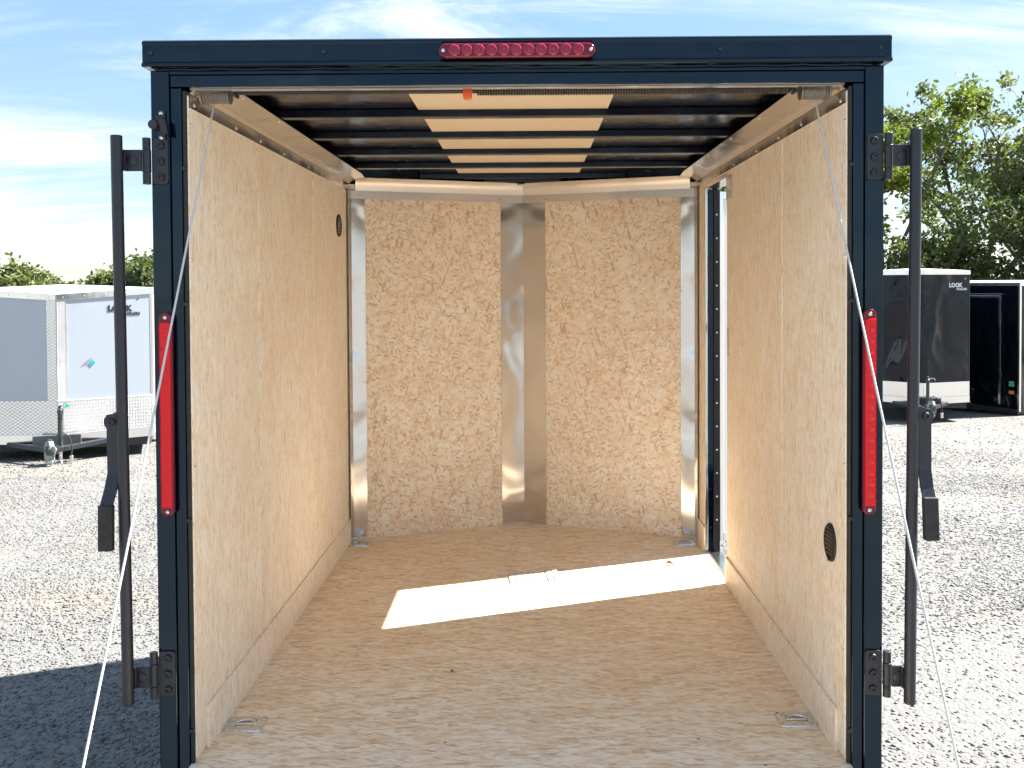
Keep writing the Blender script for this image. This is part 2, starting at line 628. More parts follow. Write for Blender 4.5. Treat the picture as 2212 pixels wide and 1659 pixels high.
GRAVEL = gravel_material()
g = MB()
xs = [-900, -60, -20, -8, 8, 20, 60, 900]
ys = [-900, -40, -10, 0, 3, 5, 8, 11, 14, 16, 24, 40, 90, 900]
g.v = [(x, y, ground_z(y)) for y in ys for x in xs]
g.f = [(j * len(xs) + i, j * len(xs) + i + 1, (j + 1) * len(xs) + i + 1, (j + 1) * len(xs) + i)
       for j in range(len(ys) - 1) for i in range(len(xs) - 1)]
tag(part('ground', g, GRAVEL), 'pale grey crushed gravel yard sloping gently away behind the trailer', 'ground', kind='structure')


def stone_material():
    m = NT('gravel_stone', '2D')
    c = m.coord()
    geo = m.n('ShaderNodeNewGeometry')
    rnd = geo.outputs['Random Per Island']
    st = m.mix(rnd, (0.139, 0.140, 0.143), (0.202, 0.200, 0.196))
    big = m.noise(m.mapping(c, (0.5, 1.4, 1)), 0.9, 5, 0.6)
    st = m.mix(m.range(big, 0.46, 0.7, 0, 0.7), st, (0.202, 0.185, 0.165))
    m.set(Base_Color=st, Roughness=0.85, Specular_IOR_Level=0.25)
    return m.mat


def stones():
    rng = np.random.default_rng(3)
    base = np.array([(1, 0, 0), (-1, 0, 0), (0, 1, 0), (0, -1, 0), (0, 0, 1), (0, 0, -1)], float)
    tri = np.array([(0, 2, 4), (2, 1, 4), (1, 3, 4), (3, 0, 4), (2, 0, 5), (1, 2, 5), (3, 1, 5), (0, 3, 5)])
    spots = []
    for sgn in (-1, 1):
        for (y0, y1, dens, smin, smax) in ((-0.6, 2.0, 4400, 0.004, 0.012), (2.0, 4.2, 3200, 0.0045, 0.0135), (4.2, 7.5, 1500, 0.006, 0.016), (7.5, 10.5, 520, 0.007, 0.020), (10.5, 14.5, 170, 0.008, 0.022)):
            # only the strips of yard beside the trailer
            xa = 0.9
            xb = {2.0: 2.9, 4.2: 3.9, 7.5: 5.6, 10.5: 7.2, 14.5: 9.6}[y1]
            n = int((xb - xa) * (y1 - y0) * dens)
            x = sgn * rng.uniform(xa, xb, n)
            y = rng.uniform(y0, y1, n)
            s = rng.uniform(smin, smax, n)
            spots.append(np.stack([x, y, s], 1))
    sp = np.concatenate(spots)
    # packed bands with fewer loose stones
    band = np.sin(sp[:, 0] * 1.1 + 2.3 * np.sin(sp[:, 1] * 0.9)) * np.sin(sp[:, 1] * 1.7 + np.sin(sp[:, 0] * 2.1))
    sp = sp[rng.random(len(sp)) < np.clip(0.62 + 0.55 * band, 0.18, 1.0)]
    n = len(sp)
    v = base[None] * rng.uniform(0.6, 1.25, (n, 6, 1)) + rng.normal(0, 0.12, (n, 6, 3))
    v *= rng.uniform(0.65, 1.3, (n, 1, 3)) * np.array([1, 1, 0.27])
    a = rng.uniform(0, 2 * np.pi, n)
    t = rng.normal(0, 0.5, n)
    ca, sa, ct, st_ = np.cos(a), np.sin(a), np.cos(t), np.sin(t)
    x, y, z = v[..., 0], v[..., 1], v[..., 2]
    y, z = ct[:, None] * y - st_[:, None] * z, st_[:, None] * y + ct[:, None] * z
    x, y = ca[:, None] * x - sa[:, None] * y, sa[:, None] * x + ca[:, None] * y
    v = np.stack([x, y, z], -1) * sp[:, 2][:, None, None]
    gz = np.where(sp[:, 1] < 3, -0.49, -0.49 - 0.06 * (sp[:, 1] - 3))
    v[..., 0] += sp[:, 0][:, None]
    v[..., 1] += sp[:, 1][:, None]
    v[..., 2] += (gz + sp[:, 2] * 0.12)[:, None]
    me = bpy.data.meshes.new('gravel_stones')
    me.vertices.add(n * 6)
    me.vertices.foreach_set('co', v.reshape(-1))
    f = (tri[None] + (np.arange(n) * 6)[:, None, None]).reshape(-1)
    me.loops.add(len(f))
    me.loops.foreach_set('vertex_index', f)
    me.polygons.add(n * 8)
    me.polygons.foreach_set('loop_start', np.arange(0, len(f), 3))
    me.polygons.foreach_set('loop_total', np.full(n * 8, 3))
    me.update()
    me.validate()
    me.materials.append(stone_material())
    o = bpy.data.objects.new('gravel_stones', me)
    COL.objects.link(o)
    tag(o, 'loose crushed grey stones strewn over the yard', 'gravel', kind='stuff')


stones()

# ================================================================ the open trailer
HW = 0.875          # half the inner width
HT = 1.8146         # rear opening height
L = 2.217           # side wall length
LA = 2.549          # apex of the nose
WO = 0.966          # half the rear frame width
XS = 0.935          # outer face of side walls
ROOF_Z = 1.866
tr = thing('enclosed_trailer', 'black enclosed cargo trailer with open rear ramp and bare strand board interior', 'trailer',
           (0, 1.2, -0.49), world_parts=True)

# ---- screws that share a mesh
_s = MB()
_s.lathe([(0.0058, 0.0), (0.0056, 0.0012), (0.0042, 0.0026), (0.0018, 0.0031)], (0, 0, 0), (0, 0, 1), 10)
SCREW_ME = _s.mesh('screw', SCREW, True)
_s = MB()
_s.lathe([(0.0075, 0.0), (0.0075, 0.002), (0.0055, 0.0048), (0.002, 0.0058)], (0, 0, 0), (0, 0, 1), 12)
DARK_SCREW_ME = _s.mesh('screw', DKBOLT, True)
_s = MB()
_s.lathe([(0.0042, 0.0), (0.0042, 0.0015), (0.0022, 0.0028)], (0, 0, 0), (0, 0, 1), 8)
RIVET_ME = _s.mesh('rivet', simple('white_rivet', (0.80, 0.80, 0.80), 0.35, 0.3), True)


def screw(p, n, parent, me=SCREW_ME, name='screw', s=1.0):
    return inst(name, me, parent, facing(p, n) @ Matrix.Scale(s, 4))


# ---- floor panels
for y0, y1 in ((-0.022, 0.286), (0.288, 1.506), (1.508, 2.0)):
    part('floor_panel', MB().box(-HW - 0.01, HW + 0.01, y0, y1, -0.02, 0.0), OSB_FLOOR, tr)
nf = MB()
nf.prism([(-HW - 0.01, 2.002), (HW + 0.01, 2.002), (HW + 0.01, L + 0.02), (0, LA + 0.02), (-HW - 0.01, L + 0.02)], -0.02, 0.0,
         lambda a, b, d: (a, b, d))
part('floor_panel', nf, OSB_FLOOR, tr)
# chassis under the floor
ch = MB()
ch.box(-0.93, -0.86, 0.055, L, -0.16, -0.022)
ch.box(0.86, 0.93, 0.055, L, -0.16, -0.022)
for y in (0.3, 0.75, 1.2, 1.65, 2.1):
    ch.box(-0.86, 0.86, y, y + 0.05, -0.14, -0.022)
ch.box(-0.04, 0.04, 2.1, 3.5, -0.16, -0.07)
part('chassis', ch, POWDER, tr)
part('rear_sill', MB().box(-WO, WO, -0.02, 0.052, -0.20, -0.024), BLACK, tr, 0.004)

# ---- side walls: outer skin and strand board liners
DOOR_Y0, DOOR_Y1, DOOR_Z1 = 1.515, 1.980, 1.742
part('outer_wall', MB().box(-XS, -0.900, 0.05, L + 0.02, -0.10, 1.8715), BLACK, tr)
ow = MB()
ow.box(0.900, XS, 0.05, DOOR_Y0 - 0.022, -0.10, 1.8715)
ow.box(0.900, XS, DOOR_Y1 + 0.022, L + 0.02, -0.10, 1.8715)
ow.box(0.900, XS, DOOR_Y0 - 0.022, DOOR_Y1 + 0.022, DOOR_Z1 + 0.02, 1.8715)
ow.box(0.900, XS, DOOR_Y0 - 0.022, DOOR_Y1 + 0.022, -0.10, -0.022)
part('outer_wall', ow, BLACK, tr)
for y0, y1 in ((0.022, 0.650), (0.6555, 1.438), (1.4435, L + 0.01)):
    part('wall_panel', MB().box(-HW - 0.011, -HW, y0, y1, 0.0, 1.80), OSB_SIDE, tr, 0.007, seg=1)
for y0, y1, z0 in ((0.022, 0.643, 0.0), (0.6485, DOOR_Y0 - 0.004, 0.0), (DOOR_Y1 + 0.012, L + 0.01, 0.0), (DOOR_Y0 - 0.002, DOOR_Y1 + 0.010, DOOR_Z1 + 0.004)):
    part('wall_panel', MB().box(HW, HW + 0.011, y0, y1, z0, 1.80), OSB_SIDE, tr, 0.007, seg=1)
# studs between skin and liner, seen at the rear edge
for s in (-1, 1):
    for y in (0.052, 0.63, 1.40):
        part('wall_stud', MB().box(min(s * 0.888, s * 0.899), max(s * 0.888, s * 0.899), y, y + 0.03, 0, 1.80), POWDER, tr)
# kick boards
KB = 0.118
part('kick_board', MB().box(-HW, -HW + 0.009, 0.10, L - 0.006, 0.0, KB), OSB_SIDE, tr, 0.0015)
part('kick_board', MB().box(HW - 0.009, HW, 0.075, DOOR_Y0 - 0.004, 0.0, KB), OSB_SIDE, tr, 0.0015)
part('kick_board', MB().box(HW - 0.009, HW, DOOR_Y1 + 0.012, L - 0.006, 0.0, KB), OSB_SIDE, tr, 0.0015)

# ---- nose
NL = math.hypot(HW, LA - L)                       # length of one nose face
NA = math.atan2(LA - L, HW)
for s in (-1, 1):
    # local frame: x along the face from the side corner to the apex, y outward, z up
    d = Vector((-s * math.cos(NA), math.sin(NA), 0))
    nrm = Vector((s * math.sin(NA), math.cos(NA), 0))
    M = Matrix(((d.x, nrm.x, 0, s * HW), (d.y, nrm.y, 0, L), (0, 0, 1, 0), (0, 0, 0, 1)))

    def npart(name, mb, mat, **kw):
        o = part(name, mb, mat, tr, **kw)
        o.matrix_basis = M
        return o
    npart('nose_panel', MB().box(0.0, NL - 0.002, 0.0, 0.010, 0.0, 1.80), OSB_NOSE)
    npart('outer_wall', MB().box(-0.04, NL + 0.02, 0.02, 0.055, -0.10, 1.8715), BLACK)
    npart('kick_board', MB().box(0.074, NL - 0.128, -0.009, 0.0, 0.0, 0.075), OSB_NOSE, bevel=0.0015)
    # flange of the corner trim and of the centre trim
    fl = npart('corner_trim', MB().box(0.004, 0.080, -0.004, -0.001, 0.012, 1.775), ALU_TRIM)
    ct = npart('centre_trim', MB().box(NL - 0.128, NL - 0.001, -0.004, -0.001, 0.004, 1.775), ALU_TRIM)
    # top strip: flat flange and slanted cove
    npart('top_flange', MB().box(0.010, NL - 0.004, -0.008, -0.0055, 1.728, 1.768), ALU_FLANGE)
    cv_ = MB()
    prof = [(-0.0085, 1.768), (-0.013, 1.790), (-0.026, 1.812), (-0.050, 1.829)]
    cv_.strip([(0.03, y, z) for y, z in prof], [(NL + y * 0.36, y, z) for y, z in prof])
    npart('nose_cove', cv_, ALU_FLANGE, smooth=True)
    for x in (0.055, 0.40, NL - 0.13):
        pp = M @ Vector((x, -0.0085, 1.742))
        screw(pp, -nrm, tr)
    for z in (0.35, 0.8, 1.25):
        screw(M @ Vector((0.074, -0.0045, z)), -nrm, tr, s=0.7)
        screw(M @ Vector((NL - 0.12, -0.0045, z)), -nrm, tr, s=0.7)
    # trim flange on the side wall
    y0, y1 = L - 0.072, L - 0.001
    part('corner_trim', MB().box(min(s * (HW - 0.012), s * (HW - 0.0095)), max(s * (HW - 0.012), s * (HW - 0.0095)), y0, y1, 0.012, 1.775), ALU_TRIM, tr)
    for z in (0.3, 0.9, 1.5):
        screw((s * (HW - 0.0125), y0 + 0.012, z), (-s, 0, 0), tr, s=0.7)

# ---- coves along the side walls
for s in (-1, 1):
    part('cove_flange', MB().box(min(s * HW, s * (HW - 0.003)) - (0.0 if s > 0 else -0.0), max(s * HW, s * (HW - 0.003)), 0.028, L - 0.004, 1.764, 1.802), ALU_COVE, tr)
    prof = [(HW - 0.0035, 1.802), (HW - 0.010, 1.810), (HW - 0.030, 1.820), (HW - 0.060, 1.828), (HW - 0.093, 1.834)]
    cv_ = MB()
    ny = 24
    rows = []
    for k in range(ny + 1):
        y = 0.028 + (L + 0.02 - 0.028) * k / ny
        bend = max(0.0, (k - ny + 2) / 2.0) * 0.03
        rows.append([(s * x, y, z - bend * (HW - x) / 0.093 * 0.6) for x, z in prof])
    for k in range(ny):
        cv_.strip(rows[k], rows[k + 1])
    part('wall_cove', cv_, ALU_COVE, tr, smooth=True)
    for y in (0.06, 0.42, 0.68, 0.98, 1.36, 1.72, 2.06):
        screw((s * (HW - 0.0035), y, 1.776), (-s, 0, 0), tr)
    for y in (0.24, 0.62, 1.05, 1.5):
        screw((s * (HW - 0.082), y, 1.8312), (-s * 0.2, 0, -1), tr)

# ---- roof: black skin, ribs, pale liner strips down the middle
part('roof_skin', MB().prism([(-XS, 0.0), (XS, 0.0), (XS, L + 0.03), (0, LA + 0.07), (-XS, L + 0.03)], ROOF_Z + 0.006, ROOF_Z + 0.03,
                             lambda a, b, d: (a, b, d)), BLACK_ROOF, tr)
part('roof_liner', MB().prism([(-0.90, 0.06), (0.90, 0.06), (0.90, L + 0.01), (0, LA + 0.02), (-0.90, L + 0.01)], ROOF_Z + 0.001, ROOF_Z + 0.005,
                              lambda a, b, d: (a, b, d)), BLACK_ROOF, tr)
RIBS = (0.170, 0.620, 1.052, 1.490, 1.930, 2.360)
for y in RIBS:
    hw = 0.90 if y < 2.25 else 0.90 * (LA - y) / (LA - L) + 0.02
    rb = MB()
    rb.prism([(y - 0.022, ROOF_Z), (y - 0.020, 1.839), (y + 0.020, 1.839), (y + 0.022, ROOF_Z)], -hw, hw, lambda a, b, d: (d, a, b))
    part('roof_rib', rb, BLACK_ROOF, tr, 0.003)
edges = [0.075] + [q for r in RIBS[:5] for q in (r - 0.024, r + 0.024)] + [2.31]
for i in range(0, len(edges), 2):
    part('liner_strip', MB().box(-0.328, 0.292, edges[i], edges[i + 1], ROOF_Z - 0.0035, ROOF_Z - 0.0005), CREAM, tr)
# struts in the nose, dimly seen above the coves
ns = MB()
ns.box(-0.20, 0.20, 2.40, 2.415, 1.828, 1.840)
ns.box(-0.30, 0.12, 2.36, 2.372, 1.838, 1.848)
part('nose_brace', ns, POWDER, tr)
part('nose_clip', MB().box(-0.03, 0.012, LA - 0.085, LA - 0.05, 1.812, 1.826), ALU, tr, 0.003)

# ---- rear frame
for s in (-1, 1):
    def bx(x0, x1, *r):
        return MB().box(min(s * x0, s * x1), max(s * x0, s * x1), *r)
    part('rear_post', bx(0.917, WO, 0.0, 0.05, -0.20, 1.857), BLACK, tr, 0.003)
    part('post_inner_flange', bx(0.887, 0.916, 0.006, 0.05, -0.022, 1.812), BLACK, tr, 0.002)
    # rubber seal and dark screws on the inner edge
    part('seal', bx(0.8765, 0.8865, 0.010, 0.021, 0.0, 1.806), RUBBER, tr, 0.002)
    for z in (0.09, 0.66, 1.24, 1.60):
        screw((s * 0.882, 0.0095, z), (0, -1, 0), tr, DARK_SCREW_ME)
    for z in (0.30, 0.80, 1.36, 1.72):
        screw((s * (HW - 0.0), 0.033, z), (-s, 0, 0), tr, s=0.8)
part('header_beam', MB().box(-0.9165, 0.9165, 0.0, 0.05, 1.846, 1.8575), BLACK, tr, 0.002)
part('header_flange', MB().box(-0.9165, 0.9165, 0.006, 0.05, HT, 1.8455), BLACK, tr, 0.002)
part('header_lip', MB().box(-0.872, 0.872, 0.03, 0.049, HT - 0.0035, HT - 0.0005), ALU_COVE, tr)
part('sealant_bead', MB().tube([(-0.93 + i * 0.0465, -0.004 + 0.002 * math.sin(i * 1.7), 1.8585 + 0.0012 * math.sin(i * 2.3)) for i in range(41)], 0.004, 8), BLACK, tr, smooth=True)
cap = MB()
capprof = [(0.06, 1.860), (-0.030, 1.860), (-0.033, 1.865), (-0.030, 1.870), (-0.026, 1.873), (-0.026, 1.916), (-0.029, 1.921), (-0.026, 1.927), (-0.018, 1.9315), (0.06, 1.9345)]
cap.prism(capprof, -0.976, 0.976, lambda a, b, d: (d, a, b))
part('header_cap', cap, BLACK, tr, 0.0012)
for x in (-0.952, -0.50, 0.53, 0.945):
    screw((x, -0.0265, 1.896), (0, -1, 0), tr, DARK_SCREW_ME, s=0.9)


# ---- red light bar on the header
def stadium(x0, x1, z0, z1, n=10):
    r = (z1 - z0) / 2
    zc = (z0 + z1) / 2
    pts = []
    for i in range(n + 1):
        a = -math.pi / 2 + math.pi * i / n
        pts.append((x1 - r + r * math.cos(a), zc + r * math.sin(a)))
    for i in range(n + 1):
        a = math.pi / 2 + math.pi * i / n
        pts.append((x0 + r + r * math.cos(a), zc + r * math.sin(a)))
    return pts


lb = part('brake_light_bar', MB().prism(stadium(-0.199, 0.206, 1.8735, 1.9115), -0.046, -0.027, lambda a, b, d: (a, d, b)), RED_DARK, tr, 0.005, True)
led = MB()
led.lathe([(0.0155, 0), (0.0150, 0.004), (0.0120, 0.0065), (0.0110, 0.0045), (0.0060, 0.0055), (0.0040, 0.0085), (0.001, 0.009)], (0, 0, 0), (0, 0, 1), 18)
LED_ME = led.mesh('led_lens', RED_LED, True)
for i in range(11):
    inst('led_lens', LED_ME, lb, facing((-0.158 + i * 0.0320, -0.0462, 1.8925), (0, -1, 0)))
for x in (-0.187, 0.194):
    inst('screw', SCREW_ME, lb, facing((x, -0.0462, 1.8925), (0, -1, 0)) @ Matrix.Scale(0.9, 4))

# ---- tall tail lights on the posts
for s, x0, x1 in ((-1, -0.9475, -0.9125), (1, 0.9085, 0.9425)):
    b = part('tail_light', MB().prism(stadium(0.675, 1.2185, x0, x1), -0.016, -0.0005, lambda a, b, d: (b, d, a)), RED_DARK, tr, 0.003, True)
    part('lens', MB().box(x0 + 0.0025, x1 - 0.0025, -0.024, -0.0155, 0.700, 1.193), RED, b, 0.004)
    xm = (x0 + x1) / 2
    for z in (0.6885, 1.2045):
        inst('screw', SCREW_ME, b, facing((xm, -0.0162, z), (0, -1, 0)))
    for k in range(16 if s > 0 else 0):
        part('led', MB().lathe([(0.0052, 0), (0.0046, 0.0012), (0.001, 0.002)], (xm + 0.003, -0.0238, 0.728 + k * 0.029), (0, -1, 0), 10), RED_DOT, b, smooth=True)
    for k in range(17):
        part('lens_rib', MB().box(x0 + 0.004, x1 - 0.004, -0.0249, -0.0236, 0.7125 + k * 0.029, 0.7145 + k * 0.029), RED, b, 0.0004)

# ---- hinged lock bars beside the posts
_b = MB()
_b.lathe([(0.0105, 0), (0.0105, 0.003), (0.0085, 0.0062), (0.0045, 0.0068), (0.004, 0.0035), (0.001, 0.0035)], (0, 0, 0), (0, 0, 1), 16)
BOLT_ME = _b.mesh('bolt', DKBOLT, True)
_b = MB()
_b.lathe([(0.0135, 0), (0.0135, 0.002), (0.011, 0.0035), (0.004, 0.0042)], (0, 0, 0), (0, 0, 1), 18)
PIN_ME = _b.mesh('pivot_pin', POWDER, True)


def rounded(x0, x1, z0, z1, r, n=5):
    pts = []
    for cx, cz, a0 in ((x1 - r, z0 + r, -90), (x1 - r, z1 - r, 0), (x0 + r, z1 - r, 90), (x0 + r, z0 + r, 180)):
        for i in range(n + 1):
            a = math.radians(a0 + 90 * i / n)
            pts.append((cx + r * math.cos(a), cz + r * math.sin(a)))
    return pts


def lock_bar(s, xt, xb, z0, z1):
    def X(a, b):
        return (min(s * a, s * b), max(s * a, s * b))
    bar = part('lock_bar', MB().cyl((s * xb, -0.05, z0), (s * xt, -0.05, z1), 0.0148, 24), POWDER, tr, 0.002, True)
    for zc in (1.617, 0.252):
        t = (zc - z0) / (z1 - z0)
        xc = xb + (xt - xb) * t
        # hinge leaf bolted to the post
        hp = part('hinge_plate', MB().prism(rounded(*X(0.9195, 0.962), zc - 0.060, zc + 0.060, 0.008), -0.0065, -0.0005, lambda a, b, d: (a, d, b)), POWDER, tr, 0.001)
        for dz in (-0.042, 0.0, 0.042):
            inst('bolt', BOLT_ME, hp, facing((s * 0.9385, -0.0067, zc + dz), (0, -1, 0)))
        kn = part('hinge_knuckle', MB().cyl((s * 0.9735, -0.012, zc - 0.061), (s * 0.9735, -0.012, zc - 0.031), 0.0105, 20), POWDER, tr, 0.001, True)
        part('hinge_knuckle', MB().cyl((s * 0.9735, -0.012, zc + 0.031), (s * 0.9735, -0.012, zc + 0.061), 0.0105, 20), POWDER, tr, 0.001, True)
        part('hinge_barrel', MB().cyl((s * 0.9735, -0.012, zc - 0.030), (s * 0.9735, -0.012, zc + 0.030), 0.0115, 20), POWDER, kn, 0.001, True)
        # strap from hinge to bar, wrapped round the bar
        st = MB()
        st.box(*X(0.980, xc - 0.010), -0.030, -0.024, zc - 0.028, zc + 0.028)
        st.box(*X(xc - 0.016, xc + 0.0185), -0.037, -0.029, zc - 0.0275, zc + 0.0275)
        stp = part('bar_strap', st, POWDER, bar, 0.0015)
        inst('pivot_pin', PIN_ME, stp, facing((s * (0.980 + (xc - 0.99) / 2 + 0.002), -0.0302, zc), (0, -1, 0)))
    # cam handle
    zc = 0.935 if s < 0 else 0.942
    t = (zc - z0) / (z1 - z0)
    xc = xb + (xt - xb) * t
    br = MB()
    pts = [(xc + 0.008, zc - 0.026)]
    hx = xc + (0.025 if s < 0 else 0.030)
    for i in range(13):
        a = math.radians(-90 + 180 * i / 12)
        pts.append((hx + 0.021 * math.cos(a), zc + 0.021 * math.sin(a)))
    pts += [(xc + 0.008, zc + 0.028)]
    br.prism([(s * a, b) for a, b in pts], -0.058, -0.052, lambda a, b, d: (a, d, b))
    brk = part('handle_bracket', br, POWDER, bar, 0.001)
    inst('bolt', BOLT_ME, brk, facing((s * hx, -0.0582, zc), (0, -1, 0)))
    # bent flat handle
    h = MB()
    w = 0.0165
    if s < 0:
        line = [(hx + 0.001, -0.050, zc + 0.018), (hx + 0.000, -0.050, 0.800), (hx + 0.002, -0.066, 0.760), (hx + 0.006, -0.084, 0.722)]
        grip = [(hx + 0.006, 0.724), (hx + 0.006, 0.606)]
    else:
        line = [(hx + 0.001, -0.050, zc + 0.004), (hx + 0.002, -0.050, 0.800), (hx + 0.003, -0.060, 0.760), (hx + 0.004, -0.075, 0.728)]
        grip = [(hx + 0.005, 0.735), (hx + 0.007, 0.625)]
    for (xa, ya, za), (xb_, yb, zb) in zip(line, line[1:]):
        vs = []
        for dy in (0.0, 0.006):
            vs += [(s * xa - w, ya + dy, za), (s * xa + w, ya + dy, za), (s * xb_ + w, yb + dy, zb), (s * xb_ - w, yb + dy, zb)]
        h.add(vs, [(0, 1, 2, 3), (7, 6, 5, 4), (0, 4, 5, 1), (1, 5, 6, 2), (2, 6, 7, 3), (3, 7, 4, 0)])
    hd = part('handle', h, POWDER, bar)
    (xa, za), (xb_, zb) = grip
    yy = line[-1][1]
    gm = MB()
    gm.add([(s * xa - w - .002, yy - .008, za), (s * xa + w + .002, yy - .008, za), (s * xb_ + w + .002, yy - .012, zb), (s * xb_ - w - .002, yy - .012, zb),
            (s * xa - w - .002, yy + .012, za), (s * xa + w + .002, yy + .012, za), (s * xb_ + w + .002, yy + .008, zb), (s * xb_ - w - .002, yy + .008, zb)],
           [(0, 1, 2, 3), (7, 6, 5, 4), (0, 4, 5, 1), (1, 5, 6, 2), (2, 6, 7, 3), (3, 7, 4, 0)])
    tag(part('grip', gm, RUBBER, bar, 0.003), 'black rubber sleeve at the end of the lock handle')


lock_bar(-1, 1.036, 1.0265, 0.190, 1.679)
lock_bar(1, 1.0295, 1.018, 0.190, 1.682)

# ---- small door stop latch on the left post
hs = part('door_holdback', MB().prism(rounded(-0.945, -0.926, 1.668, 1.752, 0.006), -0.006, -0.0005, lambda a, b, d: (a, d, b)), POWDER, tr, 0.001)
hk = MB()
hk.cyl((-0.948, -0.007, 1.710), (-0.950, -0.032, 1.711), 0.0125, 18)
part('catch', hk, POWDER, hs, 0.002, True)
part('catch_arm', MB().prism([(-0.944, 1.735), (-0.917, 1.722), (-0.912, 1.683), (-0.930, 1.690)], -0.026, -0.006, lambda a, b, d: (a, d, b)), DKBOLT, hs, 0.002)
for z in (1.743, 1.679):
    inst('screw', SCREW_ME, hs, facing((-0.9365, -0.0062, z), (0, -1, 0)))

# ---- ramp door, lowered to the ground behind the camera line
RA = math.atan2(0.43, 1.66)
rp = MB()
rp.box(-0.868, 0.868, 0.0, 1.70, -0.045, 0.0)
ramp = part('ramp_door', rp, OSB_FLOOR, tr, 0.003)
RM = Matrix.Translation((0, -0.026, -0.020)) @ Matrix.Rotation(RA, 4, 'X') @ Matrix.Rotation(math.pi, 4, 'Z')
ramp.matrix_basis = RM
part('ramp_frame', MB().box(-0.895, -0.869, 0.01, 1.70, -0.05, 0.004).box(0.869, 0.895, 0.01, 1.70, -0.05, 0.004)
     .box(-0.868, 0.868, 1.701, 1.74, -0.05, 0.002), BLACK, ramp, 0.003)
part('transition_flap', MB().box(-0.866, 0.866, 0.002, 0.10, 0.001, 0.007), FLAP, ramp, 0.002)

# ---- cables, drums and the counterbalance spring
SPOOL_Z, SPOOL_Y = 1.8125, 0.105


def ramp_point(x, t):
    return RM @ Vector((x, t, 0.02))


for s in (-1, 1):
    top = Vector((s * (0.836 if s < 0 else 0.820), SPOOL_Y + 0.012, SPOOL_Z - 0.016))
    end = ramp_point(-s * (0.845 if s < 0 else 0.862), 1.02 if s < 0 else 1.06)
    pts = []
    for k in range(25):
        t = k / 24
        p = top.lerp(end, t)
        p.z -= 0.022 * math.sin(math.pi * t)
        pts.append(p)
    part('lift_cable', MB().tube(pts, 0.0028, 8), WIRE, tr, smooth=True)
    part('cable_anchor', MB().cyl(end + Vector((-0.012, 0, -0.004)), end + Vector((0.012, 0, -0.004)), 0.01, 14), STEEL, tr, 0.001, True)
    prof = [(0.006, 0.0), (0.025, 0.0), (0.025, 0.004)]
    for k in range(9):
        x = 0.006 + k * 0.0062
        prof += [(0.0215, x), (0.0235, x + 0.0016), (0.0235, x + 0.0036), (0.0215, x + 0.0052)]
    prof += [(0.0215, 0.064), (0.0270, 0.066), (0.0270, 0.069), (0.0225, 0.071), (0.0270, 0.073), (0.0270, 0.076), (0.0225, 0.078), (0.0225, 0.082), (0.006, 0.082)]
    cx = 0.788 if s < 0 else 0.776
    part('cable_drum', MB().lathe(prof, (s * cx, SPOOL_Y, SPOOL_Z), (s, 0, 0), 26), simple('grey_drum', (0.24, 0.225, 0.21), 0.4, 0.6, 0.15, 30), tr, smooth=True)
    part('drum_bracket', MB().prism([(0.085, 1.806), (0.125, 1.806), (0.14, 1.852), (0.07, 1.852)], s * (cx - 0.018), s * (cx - 0.012), lambda a, b, d: (d, a, b)), POWDER, tr, 0.001)
part('spring_shaft', MB().cyl((-0.775, SPOOL_Y, SPOOL_Z + 0.008), (0.765, SPOOL_Y, SPOOL_Z + 0.008), 0.008, 14), POWDER, tr, smooth=True)
sp = MB()
prof = [(0.008, 0.0)]
nco = 120
for k in range(nco):
    x = k * 0.855 / nco
    prof += [(0.0125, x), (0.0160, x + 0.0026), (0.0125, x + 0.0052)]
prof += [(0.008, 0.857)]
sp.lathe(prof, (-0.108, SPOOL_Y, SPOOL_Z + 0.008), (1, 0, 0), 14)
part('torsion_spring', sp, simple('dark_spring_steel', (0.10, 0.095, 0.09), 0.38, 0.8, 0.2, 40), tr, smooth=True)
oc = MB()
oc.prism(rounded(-0.1455, -0.1210, 1.792, 1.846, 0.007), 0.072, 0.094, lambda a, b, d: (a, d, b))
clip = part('spring_clip', oc, ORANGE, tr, 0.0015)
tag(clip, 'bright orange plastic clip at the end of the spring')
part('clip_tab', MB().box(-0.139, -0.128, 0.0695, 0.0719, 1.805, 1.825), ORANGE, clip, 0.0006)
# wires tucked along the header
part('wire', MB().tube([(-0.76 + i * 0.04, 0.075 + 0.004 * math.sin(i), 1.836 + 0.004 * math.sin(i * 0.7)) for i in range(39)], 0.004, 6), RUBBER, tr, smooth=True)


